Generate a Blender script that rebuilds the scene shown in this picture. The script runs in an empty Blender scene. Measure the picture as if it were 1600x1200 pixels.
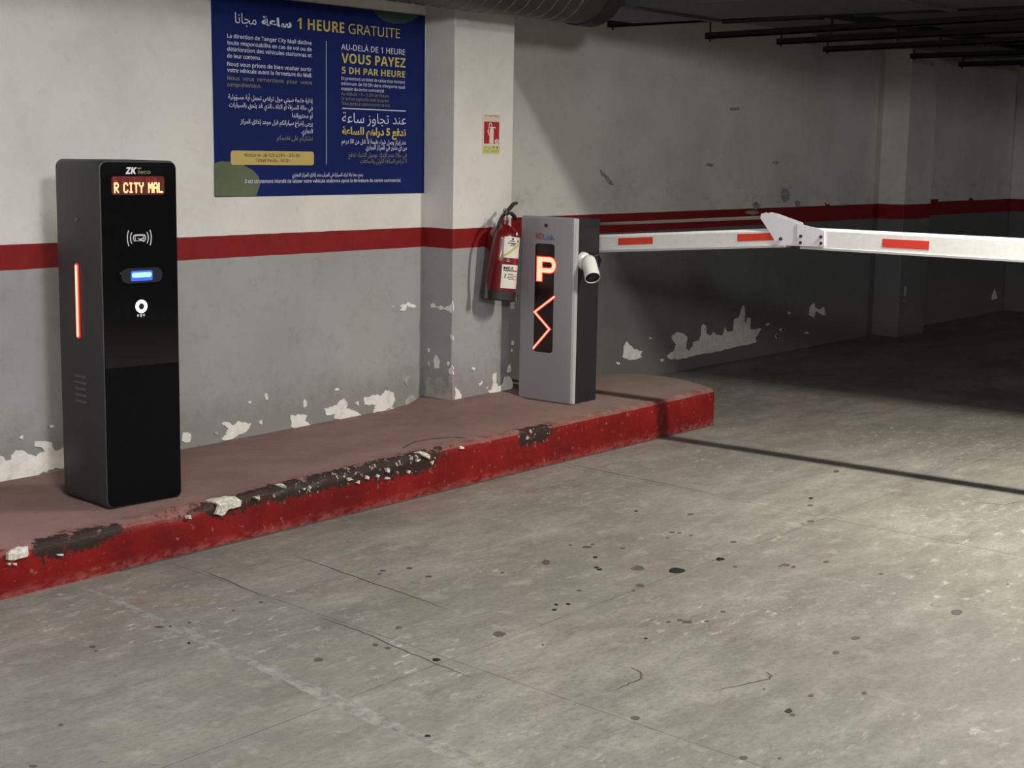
import bpy, bmesh, math, random, json
from mathutils import Vector, Matrix, noise
from mathutils.geometry import tessellate_polygon
C = bpy.context.scene.collection
sc = bpy.context.scene
PI = math.pi
R = math.radians

# ------------------------------------------------------------------ camera, world, lights, exposure
cam = bpy.data.cameras.new('camera')
cam.sensor_fit = 'HORIZONTAL'; cam.sensor_width = 36.0
cam.lens = 36.0*2378.767/1600.0
cam.clip_end = 200
camo = bpy.data.objects.new('camera', cam); C.objects.link(camo)
_r = Vector((0.6258524, -0.7797621, 0.0167257)); _u = Vector((0.1079839, 0.1078685, 0.9882833)); _f = Vector((0.7724301, 0.6167134, -0.1517116))
camo.matrix_world = Matrix(((_r.x, _u.x, -_f.x, 0), (_r.y, _u.y, -_f.y, 0), (_r.z, _u.z, -_f.z, 1.53), (0, 0, 0, 1)))
sc.camera = camo

w = bpy.data.worlds.new('garage_gloom'); sc.world = w; w.use_nodes = True
w.node_tree.nodes['Background'].inputs[0].default_value = (0.9, 0.95, 1.0, 1)
w.node_tree.nodes['Background'].inputs[1].default_value = 0.02

def lamp(name, loc, size, power, col=(1, 1, 1), rot=(0, 0, 0)):
    l = bpy.data.lights.new(name, 'AREA'); l.shape = 'RECTANGLE'
    l.size = size[0]; l.size_y = size[1]; l.energy = power; l.color = col
    o = bpy.data.objects.new(name, l); o.location = loc; o.rotation_euler = rot; C.objects.link(o)
    return o
# ceiling tubes above the frame; the point light is an added fill
lane = lamp('tube_lamp_lane', (6.40, 1.65, 2.80), (0.08, 1.25), 200, (1.0, 0.955, 0.84))
lane.data.spread = R(166)
lamp('tube_lamp_entry', (2.30, 2.60, 2.80), (0.08, 1.25), 70, (0.99, 0.985, 0.97))
lamp('tube_lamp_beyond', (16.0, -3.0, 2.60), (0.10, 1.25), 38, (1.0, 0.97, 0.92), (R(80), 0, R(38)))
pl = bpy.data.lights.new('fill_light_near', 'POINT'); pl.energy = 740; pl.color = (1.0, 0.985, 0.965); pl.shadow_soft_size = 0.25  # added fill light behind the camera, not a known lamp
po_ = bpy.data.objects.new('fill_light_near', pl); po_.location = (0.2, -1.3, 2.62); C.objects.link(po_)

sc.view_settings.view_transform = 'Standard'
sc.view_settings.look = 'None'
sc.view_settings.exposure = 0.0
sc.view_settings.gamma = 1.0
sc.view_settings.use_curve_mapping = False

# ------------------------------------------------------------------ materials
def nt(name):
    m = bpy.data.materials.new(name); m.use_nodes = True
    t = m.node_tree; return m, t.nodes, t.links, t.nodes['Principled BSDF']
def col4(c): return (c[0], c[1], c[2], 1)
def noise_tex(n, l, vec, scale, detail=4, rough=0.55):
    x = n.new('ShaderNodeTexNoise'); x.inputs['Scale'].default_value = scale
    x.inputs['Detail'].default_value = detail; x.inputs['Roughness'].default_value = rough
    if vec is not None: l.new(vec, x.inputs['Vector'])
    return x.outputs['Fac']
def ramp(n, l, fac, stops):
    x = n.new('ShaderNodeValToRGB'); e = x.color_ramp.elements
    while len(e) < len(stops): e.new(0.5)
    for i, (p, c) in enumerate(stops):
        e[i].position = p; e[i].color = col4(c) if not isinstance(c, (int, float)) else (c, c, c, 1)
    l.new(fac, x.inputs[0]); return x.outputs[0]
def mix(n, l, fac, a, b, mode='MIX'):
    x = n.new('ShaderNodeMix'); x.data_type = 'RGBA'; x.blend_type = mode
    for s, v in ((x.inputs[0], fac), (x.inputs[6], a), (x.inputs[7], b)):
        if isinstance(v, (int, float)): s.default_value = v
        elif isinstance(v, tuple): s.default_value = col4(v)
        else: l.new(v, s)
    return x.outputs[2]
def math_(n, l, op, a, b=0.0, clamp=False):
    x = n.new('ShaderNodeMath'); x.operation = op; x.use_clamp = clamp
    for s, v in ((x.inputs[0], a), (x.inputs[1], b)):
        if isinstance(v, (int, float)): s.default_value = v
        else: l.new(v, s)
    return x.outputs[0]
def mapr(n, l, v, a, b, c=0.0, d=1.0):
    x = n.new('ShaderNodeMapRange'); x.inputs[1].default_value = a; x.inputs[2].default_value = b
    x.inputs[3].default_value = c; x.inputs[4].default_value = d; l.new(v, x.inputs[0]); return x.outputs[0]
def bump(n, l, b, h, strength=0.3, dist=0.01):
    x = n.new('ShaderNodeBump'); x.inputs['Strength'].default_value = strength; x.inputs['Distance'].default_value = dist
    l.new(h, x.inputs['Height']); l.new(x.outputs[0], b.inputs['Normal'])
def coords(n, l):
    t = n.new('ShaderNodeTexCoord').outputs['Object']
    s = n.new('ShaderNodeSeparateXYZ'); l.new(t, s.inputs[0])
    return t, s.outputs[0], s.outputs[1], s.outputs[2]
def scaled(n, l, vec, sx, sy, sz, rz=0):
    x = n.new('ShaderNodeMapping'); x.inputs['Scale'].default_value = (sx, sy, sz); x.inputs['Rotation'].default_value = (0, 0, rz)
    l.new(vec, x.inputs['Vector']); return x.outputs[0]

def simple(name, c, rough=0.5, metal=0.0, spec=0.5, grain=0.0, scale=60, emit=None, es=0.0, coat=0.0):
    m, n, l, b = nt(name)
    b.inputs['Roughness'].default_value = rough; b.inputs['Metallic'].default_value = metal
    b.inputs['Specular IOR Level'].default_value = spec
    b.inputs['Coat Weight'].default_value = coat
    if emit:
        b.inputs['Emission Color'].default_value = col4(emit); b.inputs['Emission Strength'].default_value = es
    t = n.new('ShaderNodeTexCoord').outputs['Object']
    f = noise_tex(n, l, t, scale, 3)
    g = max(grain, 0.04)
    k = ramp(n, l, f, [(0.3, tuple(v*(1-g) for v in c)), (0.7, tuple(min(1, v*(1+g)) for v in c))])
    l.new(k, b.inputs['Base Color'])
    return m

def wall_paint(name, zt, zb, ragged=0.0, gk=1.0):
    m, n, l, b = nt(name)
    t, x, y, z = coords(n, l)
    wob = math_(n, l, 'MULTIPLY', math_(n, l, 'SUBTRACT', noise_tex(n, l, t, 7, 3), 0.5), 0.006)
    zz = math_(n, l, 'ADD', z, wob)
    ztop = zz
    if ragged:
        rg = math_(n, l, 'MULTIPLY', math_(n, l, 'GREATER_THAN', noise_tex(n, l, t, 2.2, 3, 0.5), 0.62), ragged)
        ztop = math_(n, l, 'ADD', zz, rg)
    n1 = noise_tex(n, l, t, 1.7, 6, 0.6); n2 = noise_tex(n, l, t, 14, 5, 0.65); n3 = noise_tex(n, l, t, 90, 3)
    white = ramp(n, l, n1, [(0.3, (0.54, 0.525, 0.495)), (0.55, (0.64, 0.625, 0.595)), (0.75, (0.67, 0.655, 0.62))])
    white = mix(n, l, mapr(n, l, n2, 0.56, 0.8, 0, 0.30), white, (0.40, 0.385, 0.35))
    grey = ramp(n, l, n1, [(0.3, (0.262, 0.265, 0.262)), (0.7, (0.325, 0.328, 0.328))])
    grey = mix(n, l, mapr(n, l, n2, 0.55, 0.8, 0, 0.38), grey, (0.15, 0.148, 0.14))
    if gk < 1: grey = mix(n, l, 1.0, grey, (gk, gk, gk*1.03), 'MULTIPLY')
    if ragged:
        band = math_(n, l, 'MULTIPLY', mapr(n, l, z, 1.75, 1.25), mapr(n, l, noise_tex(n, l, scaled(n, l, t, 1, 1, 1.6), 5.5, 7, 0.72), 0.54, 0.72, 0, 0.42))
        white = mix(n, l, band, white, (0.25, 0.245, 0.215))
    low = mapr(n, l, math_(n, l, 'ADD', z, math_(n, l, 'MULTIPLY', math_(n, l, 'SUBTRACT', n2, 0.5), 0.5)), 0.42, 0.26, 0, 0.45)
    grey = mix(n, l, low, grey, (0.16, 0.155, 0.135))
    red = ramp(n, l, n2, [(0.3, (0.175, 0.0075, 0.0075)), (0.7, (0.215, 0.0095, 0.009))])
    c = mix(n, l, math_(n, l, 'GREATER_THAN', ztop, zt), red, white)
    c = mix(n, l, math_(n, l, 'LESS_THAN', zz, zb), c, grey)
    l.new(c, b.inputs['Base Color'])
    b.inputs['Roughness'].default_value = 0.62; b.inputs['Specular IOR Level'].default_value = 0.25
    h = math_(n, l, 'ADD', math_(n, l, 'MULTIPLY', n2, 1.0), math_(n, l, 'MULTIPLY', n3, 0.35))
    bump(n, l, b, h, 0.28, 0.012)
    return m

M = {}
M['wall'] = wall_paint('painted_plaster', 1.1225, 1.0205)
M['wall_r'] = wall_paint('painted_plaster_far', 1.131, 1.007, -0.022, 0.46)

def concrete(name, dirty=1.0):
    m, n, l, b = nt(name)
    t, x, y, z = coords(n, l)
    big = noise_tex(n, l, scaled(n, l, t, 0.55, 1.1, 1), 1.3, 5, 0.6)
    smear = noise_tex(n, l, scaled(n, l, t, 0.8, 2.2, 1, R(-8)), 2.6, 10, 0.74)
    med = noise_tex(n, l, t, 9, 6, 0.65)
    fine = noise_tex(n, l, scaled(n, l, t, 38, 58, 38, R(-8)), 1.0, 5, 0.75)
    c = ramp(n, l, smear, [(0.30, (0.125, 0.120, 0.102)), (0.46, (0.192, 0.186, 0.163)), (0.58, (0.237, 0.231, 0.204)), (0.74, (0.315, 0.308, 0.274))])
    c = mix(n, l, mapr(n, l, big, 0.40, 0.66, 0, 0.7), c, (0.125, 0.121, 0.106))
    c = mix(n, l, mapr(n, l, med, 0.54, 0.74, 0, 0.55), c, (0.325, 0.318, 0.286))
    c = mix(n, l, mapr(n, l, fine, 0.47, 0.70, 0, 0.5), c, (0.085, 0.08, 0.068))
    # rubbed-off red paint dust near the kerb
    redz = math_(n, l, 'MULTIPLY', mapr(n, l, y, 3.5, 4.35, 0, 1), mapr(n, l, noise_tex(n, l, t, 2.4, 5, 0.6), 0.48, 0.7, 0, 0.40))
    c = mix(n, l, redz, c, (0.26, 0.15, 0.135))
    wsp = mapr(n, l, noise_tex(n, l, scaled(n, l, t, 11, 26, 11, R(-14)), 1.0, 6, 0.75), 0.57, 0.66, 0, 0.7)
    wsp = math_(n, l, 'MULTIPLY', wsp, mapr(n, l, noise_tex(n, l, t, 1.1, 3, 0.5), 0.42, 0.62))
    c = mix(n, l, wsp, c, (0.44, 0.43, 0.39))
    l.new(c, b.inputs['Base Color'])
    l.new(mapr(n, l, big, 0.3, 0.7, 0.36, 0.6), b.inputs['Roughness'])
    b.inputs['Specular IOR Level'].default_value = 0.35
    bump(n, l, b, math_(n, l, 'ADD', med, math_(n, l, 'MULTIPLY', fine, 0.5)), 0.18, 0.008)
    return m
M['floor'] = concrete('worn_screed')
M['gap'] = simple('dark_joint_dirt', (0.055, 0.05, 0.045), 0.9, grain=0.3)
m, n, l, b = nt('rough_patch_mortar')
t, x, y, z = coords(n, l)
k = noise_tex(n, l, t, 22, 6, 0.7)
l.new(ramp(n, l, k, [(0.32, (0.10, 0.095, 0.083)), (0.5, (0.19, 0.185, 0.165)), (0.7, (0.27, 0.265, 0.24))]), b.inputs['Base Color'])
b.inputs['Roughness'].default_value = 0.8; bump(n, l, b, k, 0.6, 0.01)
M['mortar'] = m

m, n, l, b = nt('bare_plaster')
t, x, y, z = coords(n, l)
k = noise_tex(n, l, t, 16, 6, 0.7)
l.new(ramp(n, l, k, [(0.25, (0.50, 0.48, 0.44)), (0.45, (0.68, 0.665, 0.62)), (0.7, (0.80, 0.79, 0.75))]), b.inputs['Base Color'])
b.inputs['Roughness'].default_value = 0.9; b.inputs['Specular IOR Level'].default_value = 0.1
bump(n, l, b, noise_tex(n, l, t, 60, 4), 0.4, 0.006)
M['plaster'] = m
M['plaster_dirty'] = simple('stained_bare_plaster', (0.33, 0.32, 0.285), 0.9, spec=0.1, grain=0.25, scale=18)
M['chip'] = simple('pale_chipped_mortar', (0.50, 0.485, 0.42), 0.9, spec=0.1, grain=0.35, scale=70)
M['scuff'] = simple('scraped_grey_plaster', (0.30, 0.30, 0.275), 0.9, spec=0.1, grain=0.35, scale=30)

# kerb: glossy red paint on the face, pink worn dust on top, black grime and bare mortar along the broken edge
m, n, l, b = nt('worn_red_kerb_paint')
t, x, y, z = coords(n, l)
nz = n.new('ShaderNodeSeparateXYZ'); g = n.new('ShaderNodeNewGeometry'); l.new(g.outputs['True Normal'], nz.inputs[0])
a1 = noise_tex(n, l, t, 3.0, 6, 0.65); a2 = noise_tex(n, l, t, 16, 6, 0.7); a3 = noise_tex(n, l, scaled(n, l, t, 20, 50, 40), 1, 4, 0.65)
red = ramp(n, l, a1, [(0.3, (0.085, 0.005, 0.005)), (0.5, (0.155, 0.0065, 0.006)), (0.72, (0.225, 0.011, 0.009))])
red = mix(n, l, mapr(n, l, a2, 0.55, 0.75, 0, 0.65), red, (0.12, 0.02, 0.016))
red = mix(n, l, mapr(n, l, noise_tex(n, l, t, 40, 3), 0.64, 0.74, 0, 0.5), red, (0.4, 0.16, 0.13))
top = ramp(n, l, a1, [(0.28, (0.165, 0.105, 0.09)), (0.5, (0.205, 0.13, 0.115)), (0.72, (0.25, 0.155, 0.14))])
top = mix(n, l, mapr(n, l, a3, 0.5, 0.75, 0, 0.42), top, (0.155, 0.083, 0.07))
top = mix(n, l, math_(n, l, 'MULTIPLY', mapr(n, l, x, 3.4, 2.9, 0, 1), 0.5), top, (0.33, 0.19, 0.19))
top = mix(n, l, math_(n, l, 'MULTIPLY', mapr(n, l, x, 6.0, 7.0, 0, 1), 0.45), top, (0.22, 0.185, 0.16))
istop = mapr(n, l, nz.outputs[2], 0.45, 0.8)
edge_y = mapr(n, l, y, 4.56, 4.44, 0, 1)
c = mix(n, l, istop, red, top)
# red still shows on the rounded lip
lip = math_(n, l, 'MULTIPLY', math_(n, l, 'MULTIPLY', edge_y, istop), mapr(n, l, a2, 0.42, 0.62))
c = mix(n, l, lip, c, (0.17, 0.035, 0.03))
# grime band where tyres rub
gx = math_(n, l, 'MULTIPLY', mapr(n, l, x, 3.35, 3.95, 0.35, 1), mapr(n, l, x, 5.3, 4.95))
gx = math_(n, l, 'MAXIMUM', gx, math_(n, l, 'MULTIPLY', mapr(n, l, x, 2.90, 2.98), mapr(n, l, x, 3.45, 3.25)))
gx = math_(n, l, 'MAXIMUM', gx, math_(n, l, 'MULTIPLY', math_(n, l, 'MULTIPLY', mapr(n, l, x, 5.55, 5.65), mapr(n, l, x, 5.95, 5.85)), 0.9))
gz = math_(n, l, 'MULTIPLY', mapr(n, l, math_(n, l, 'ADD', z, math_(n, l, 'MULTIPLY', math_(n, l, 'SUBTRACT', a1, 0.5), 0.12)), 0.075, 0.15), edge_y)
a4 = noise_tex(n, l, t, 42, 6, 0.75)
gsum = math_(n, l, 'ADD', math_(n, l, 'MULTIPLY', gx, gz), math_(n, l, 'ADD', math_(n, l, 'MULTIPLY', math_(n, l, 'SUBTRACT', a2, 0.5), 1.7), math_(n, l, 'MULTIPLY', math_(n, l, 'SUBTRACT', a4, 0.5), 1.5)))
gm = math_(n, l, 'MULTIPLY', mapr(n, l, gsum, 0.56, 0.72), mapr(n, l, math_(n, l, 'MULTIPLY', gx, gz), 0.02, 0.2))
c = mix(n, l, gm, c, (0.026, 0.016, 0.0135))
c = mix(n, l, math_(n, l, 'MULTIPLY', gm, math_(n, l, 'MULTIPLY', mapr(n, l, x, 3.8, 4.2), mapr(n, l, noise_tex(n, l, t, 46, 2), 0.63, 0.67))), c, (0.36, 0.30, 0.25))
# scuffs along the foot
ft = math_(n, l, 'MULTIPLY', mapr(n, l, z, 0.045, 0.0), mapr(n, l, a3, 0.4, 0.6, 0, 0.75))
c = mix(n, l, math_(n, l, 'MULTIPLY', ft, math_(n, l, 'SUBTRACT', 1.0, istop)), c, (0.27, 0.09, 0.08))
l.new(c, b.inputs['Base Color'])
l.new(mapr(n, l, istop, 0, 1, 0.42, 0.85), b.inputs['Roughness'])
b.inputs['Specular IOR Level'].default_value = 0.2
bump(n, l, b, math_(n, l, 'ADD', a2, math_(n, l, 'MULTIPLY', a3, 0.4)), 0.35, 0.012)
M['kerb'] = m

M['ceiling'] = simple('raw_concrete_soffit', (0.16, 0.16, 0.155), 0.85, grain=0.2, scale=4)
M['duct'] = simple('galvanised_duct_sheet', (0.06, 0.064, 0.072), 0.5, 0.35, grain=0.15, scale=6)
M['duct_dark'] = simple('dark_steel_angle', (0.018, 0.018, 0.02), 0.6, 0.2)
M['flex'] = simple('dark_spiral_duct_skin', (0.05, 0.044, 0.037), 0.5, 0.2, grain=0.2, scale=12)
M['flex_seam'] = simple('pale_duct_seam', (0.12, 0.11, 0.095), 0.4, 0.3)
M['black_metal'] = simple('black_powder_coat', (0.028, 0.029, 0.031), 0.48, 0.0, grain=0.08, scale=300)
M['black_gloss'] = simple('black_acrylic', (0.004, 0.004, 0.0045), 0.06, 0.0)
M['black_panel'] = simple('satin_black_panel', (0.004, 0.004, 0.0045), 0.3, spec=0.08)
M['vent_slit'] = simple('grey_slit_edge', (0.075, 0.078, 0.08), 0.45)
M['icon'] = simple('pale_grey_print', (0.42, 0.42, 0.42), 0.5)
M['zk_white'] = simple('white_logo_print', (0.62, 0.60, 0.62), 0.5)
M['zk_green'] = simple('olive_logo_print', (0.17, 0.155, 0.05), 0.5)
M['led_hot'] = simple('red_led_dots', (0.3, 0.05, 0.02), 0.5, emit=(1.0, 0.29, 0.10), es=5.0)
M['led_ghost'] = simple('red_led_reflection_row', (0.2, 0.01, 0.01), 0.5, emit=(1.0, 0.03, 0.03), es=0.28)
M['led_halo'] = simple('red_led_halo_board', (0.035, 0.002, 0.002), 0.6, emit=(1.0, 0.01, 0.012), es=0.045)  # board emits faintly to paint the red halo round the letters
M['bar_hot'] = simple('red_light_tube', (0.4, 0.05, 0.04), 0.4, emit=(1.0, 0.20, 0.12), es=4.2)
M['bar_halo'] = simple('red_tube_halo', (0.5, 0.02, 0.015), 0.4, emit=(1.0, 0.015, 0.012), es=0.75)  # halo of the side tube, put in as a dim glowing rim
M['blue_hot'] = simple('blue_scanner_light', (0.1, 0.2, 0.6), 0.3, emit=(0.16, 0.5, 1.0), es=3.0)
M['blue_dim'] = simple('blue_scanner_glow', (0.02, 0.04, 0.2), 0.3, emit=(0.06, 0.16, 0.9), es=0.8)
M['ring_hot'] = simple('white_button_ring', (0.8, 0.8, 0.9), 0.4, emit=(0.93, 0.92, 1.0), es=2.2)
M['smoke_lens'] = simple('smoked_scanner_lens', (0.02, 0.025, 0.028), 0.12)
M['silver'] = simple('silver_grey_powder_coat', (0.30, 0.296, 0.31), 0.42, 0.15, grain=0.12, scale=420)
M['silver_edge'] = simple('pale_silver_edge', (0.42, 0.42, 0.43), 0.4, 0.15)
M['cab_black'] = simple('charcoal_powder_coat', (0.010, 0.0105, 0.012), 0.55, grain=0.1, scale=300)
M['window_black'] = simple('dark_red_display_glass', (0.012, 0.003, 0.003), 0.3)
M['sign_hot'] = simple('red_neon_sign', (0.5, 0.1, 0.08), 0.4, emit=(1.0, 0.20, 0.12), es=3.6)
M['sign_halo'] = simple('red_sign_halo', (0.4, 0.01, 0.01), 0.4, emit=(1.0, 0.012, 0.01), es=0.6)  # glow round the P and arrow, put in as dim emissive outlines
M['logo_red'] = simple('red_logo_print', (0.33, 0.02, 0.03), 0.5)
M['logo_blue'] = simple('blue_logo_print', (0.05, 0.08, 0.42), 0.5)
M['boom'] = simple('white_boom_paint', (0.70, 0.70, 0.69), 0.38, grain=0.05, scale=40)
M['boom_lip'] = simple('grey_boom_rubber', (0.40, 0.40, 0.39), 0.6)
M['boom_plate'] = simple('lilac_white_steel', (0.66, 0.65, 0.70), 0.35)
M['reflector'] = simple('red_reflective_tape', (0.62, 0.045, 0.025), 0.35)
M['bolt'] = simple('dark_zinc_bolt', (0.09, 0.09, 0.09), 0.35, 0.8)
M['rod'] = simple('dull_steel_rod', (0.30, 0.28, 0.26), 0.4, 0.7)
M['ext_red'] = simple('red_extinguisher_enamel', (0.125, 0.004, 0.006), 0.28, coat=0.2)
M['rubber'] = simple('black_rubber', (0.012, 0.012, 0.013), 0.6)
M['hose'] = simple('dark_red_black_hose', (0.035, 0.010, 0.010), 0.5)
M['paper'] = simple('white_label_paper', (0.60, 0.59, 0.53), 0.7, grain=0.06)
M['ink'] = simple('black_ink', (0.02, 0.02, 0.02), 0.7)
M['label_band'] = simple('olive_label_band', (0.42, 0.38, 0.12), 0.7)
M['brass'] = simple('dull_brass_valve', (0.32, 0.27, 0.2), 0.35, 0.8)
M['cam_white'] = simple('white_camera_shell', (0.74, 0.74, 0.72), 0.32)
M['post_blue'] = simple('navy_poster_print', (0.006, 0.0150, 0.095), 0.55, spec=0.1, grain=0.10, scale=3)
M['post_white'] = simple('white_print', (0.56, 0.57, 0.68), 0.5)
M['post_yellow'] = simple('yellow_print', (0.52, 0.41, 0.10), 0.5)
M['post_gold'] = simple('gold_box_print', (0.47, 0.36, 0.10), 0.5)
M['post_olive'] = simple('olive_print', (0.20, 0.175, 0.10), 0.5)
M['post_rule'] = simple('grey_rule_print', (0.20, 0.21, 0.27), 0.5)
M['post_green'] = simple('olive_green_print', (0.085, 0.105, 0.055), 0.5, grain=0.2, scale=6)
M['post_dkgreen'] = simple('dark_green_print', (0.02, 0.055, 0.05), 0.5)
M['sign_red'] = simple('red_sign_print', (0.34, 0.008, 0.012), 0.45)
M['sign_pink'] = simple('faded_white_sign_border', (0.66, 0.55, 0.52), 0.5)
M['sign_yellow'] = simple('yellow_green_sign_print', (0.50, 0.50, 0.16), 0.5)
M['sign_cream'] = simple('cream_sign_print', (0.60, 0.52, 0.38), 0.5)
M['spot_black'] = simple('tarry_black_spot', (0.006, 0.006, 0.006), 0.5)
M['spot_grey'] = simple('dark_grey_spot', (0.06, 0.058, 0.053), 0.7, grain=0.3)
M['spot_rust'] = simple('rusty_brown_spot', (0.075, 0.042, 0.034), 0.7, grain=0.3)
M['spot_faint'] = simple('faint_oil_spot', (0.17, 0.165, 0.14), 0.6, grain=0.2)

# ------------------------------------------------------------------ mesh helpers
def place(o, parent):
    C.objects.link(o)
    if parent is not None:
        o.parent = parent
        o.matrix_parent_inverse = Matrix.Translation(-absloc(parent))
    return o
LOC = {}
def absloc(p):
    return LOC.get(p.name, Vector((0, 0, 0)))
def mesh_obj(name, bm, mat, parent=None, smooth=False, xf=None, recalc=True):
    if xf is not None: bmesh.ops.transform(bm, matrix=xf, verts=bm.verts)
    if recalc: bmesh.ops.recalc_face_normals(bm, faces=bm.faces)
    me = bpy.data.meshes.new(name); bm.to_mesh(me); bm.free()
    mats = mat if isinstance(mat, (list, tuple)) else [mat]
    for mm in mats: me.materials.append(mm)
    if smooth:
        for p in me.polygons: p.use_smooth = True
        try: me.set_sharp_from_angle(angle=R(35))
        except Exception: pass
    o = bpy.data.objects.new(name, me)
    return place(o, parent)
def thing(name, label, cat, loc, group=None):
    o = bpy.data.objects.new(name, None); o.location = loc; o.empty_display_size = 0.1
    C.objects.link(o); LOC[o.name] = Vector(loc)
    o['label'] = label; o['category'] = cat
    if group: o['group'] = group
    return o
def tag(o, label, cat, group=None):
    o['label'] = label; o['category'] = cat
    if group: o['group'] = group
    return o
def structure(o, label):
    o['kind'] = 'structure'; o['label'] = label; return o
def box(bm, x0, x1, y0, y1, z0, z1, bev=0.0, seg=2):
    r = bmesh.ops.create_cube(bm, size=1.0)
    for v in r['verts']:
        v.co = Vector((x0+(v.co.x+.5)*(x1-x0), y0+(v.co.y+.5)*(y1-y0), z0+(v.co.z+.5)*(z1-z0)))
    if bev:
        es = list({e for v in r['verts'] for e in v.link_edges})
        bmesh.ops.bevel(bm, geom=es, offset=bev, segments=seg, affect='EDGES', profile=0.5)
    return bm
def B(*a, **k): return box(bmesh.new(), *a, **k)
def tube(bm, pts, rad, seg=10, cap=True, rads=None):
    pts = [Vector(p) for p in pts]; rings = []
    for i, p in enumerate(pts):
        d = (pts[min(i+1, len(pts)-1)]-pts[max(i-1, 0)]).normalized()
        ref = Vector((0, 0, 1)) if abs(d.z) < 0.9 else Vector((1, 0, 0))
        u = d.cross(ref).normalized(); v = d.cross(u)
        r = rads[i] if rads else rad
        rings.append([bm.verts.new(p+(u*math.cos(2*PI*k/seg)+v*math.sin(2*PI*k/seg))*r) for k in range(seg)])
    for a, b_ in zip(rings, rings[1:]):
        for k in range(seg): bm.faces.new((a[k], a[(k+1) % seg], b_[(k+1) % seg], b_[k]))
    if cap:
        bm.faces.new(rings[0]); bm.faces.new(rings[-1])
    return bm
def Tb(*a, **k): return tube(bmesh.new(), *a, **k)
def prism(bm, outline, fr, t0, t1):
    """outline [(u,v)] extruded between offsets t0..t1 along frame normal; fr = (origin, U, V, N)"""
    o, U, V, N = fr
    pts = outline
    a = [bm.verts.new(o+U*u+V*v+N*t0) for u, v in pts]; b_ = [bm.verts.new(o+U*u+V*v+N*t1) for u, v in pts]
    k = len(pts)
    bm.faces.new(a); bm.faces.new(list(reversed(b_)))
    for i in range(k): bm.faces.new((a[i], a[(i+1) % k], b_[(i+1) % k], b_[i]))
    return bm
def Pr(*a): return prism(bmesh.new(), *a)
def rrect(u0, u1, v0, v1, r, n_=5):
    o = []
    for cx, cy, a0 in ((u1-r, v1-r, 0), (u0+r, v1-r, 90), (u0+r, v0+r, 180), (u1-r, v0+r, 270)):
        for i in range(n_+1):
            a = R(a0+90*i/n_); o.append((cx+r*math.cos(a), cy+r*math.sin(a)))
    return o
def disc(cx, cy, rx, ry=None, n_=20):
    ry = ry or rx
    return [(cx+rx*math.cos(2*PI*i/n_), cy+ry*math.sin(2*PI*i/n_)) for i in range(n_)]
def ring_bm(bm, cx, cy, ro, ri, fr, t0, t1, n_=28):
    o, U, V, N = fr; q = []
    for i in range(n_):
        a = 2*PI*i/n_; c, s = math.cos(a), math.sin(a)
        q.append([bm.verts.new(o+U*(cx+r*c)+V*(cy+r*s)+N*t) for r, t in ((ri, t0), (ro, t0), (ro, t1), (ri, t1))])
    for i in range(n_):
        a, b_ = q[i], q[(i+1) % n_]
        for j in range(4): bm.faces.new((a[j], a[(j+1) % 4], b_[(j+1) % 4], b_[j]))
    return bm
def lathe(bm, prof, seg=28, xf=None):
    rings = []
    for r, z in prof:
        if r < 1e-5: rings.append([bm.verts.new((0, 0, z))])
        else: rings.append([bm.verts.new((r*math.cos(2*PI*k/seg), r*math.sin(2*PI*k/seg), z)) for k in range(seg)])
    for a, b_ in zip(rings, rings[1:]):
        for k in range(seg):
            k2 = (k+1) % seg
            if len(a) == 1 and len(b_) == 1: continue
            if len(a) == 1: bm.faces.new((a[0], b_[k], b_[k2]))
            elif len(b_) == 1: bm.faces.new((a[k], a[k2], b_[0]))
            else: bm.faces.new((a[k], a[k2], b_[k2], b_[k]))
    if xf is not None: bmesh.ops.transform(bm, matrix=xf, verts=bm.verts)
    return bm
X_, Y_, Z_ = Vector((1, 0, 0)), Vector((0, 1, 0)), Vector((0, 0, 1))
def ragged(pts, amp, seed, sub=5):
    """break a coarse outline into a crumbly one"""
    rnd = random.Random(seed); out = []
    k = len(pts)
    for i in range(k):
        a, b_ = pts[i], pts[(i+1) % k]
        L = math.hypot(b_[0]-a[0], b_[1]-a[1]); m_ = max(1, min(sub, int(L/0.012)))
        for j in range(m_):
            f = j/m_; out.append((a[0]+(b_[0]-a[0])*f+rnd.uniform(-amp, amp), a[1]+(b_[1]-a[1])*f+rnd.uniform(-amp, amp)))
    return out
def flake(name, pts, fr, thick, mat, parent, seed, amp=0.003):
    bm = bmesh.new(); o, U, V, N = fr
    pl = ragged(pts, amp, seed)
    top = [bm.verts.new(o+U*u+V*v+N*thick) for u, v in pl]; bot = [bm.verts.new(o+U*u+V*v-N*0.002) for u, v in pl]
    k = len(pl)
    for tri in tessellate_polygon([[Vector((u, v, 0)) for u, v in pl]]):
        if len(set(tri)) == 3:
            try: bm.faces.new([top[i] for i in tri])
            except ValueError: pass
    for i in range(k): bm.faces.new((top[i], top[(i+1) % k], bot[(i+1) % k], bot[i]))
    for f in bm.faces:
        f.normal_update()
    for f in bm.faces:
        if abs(f.normal.dot(N)) > 0.7 and f.normal.dot(N) < 0: f.normal_flip()
    return mesh_obj(name, bm, mat, parent, recalc=False)

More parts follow.
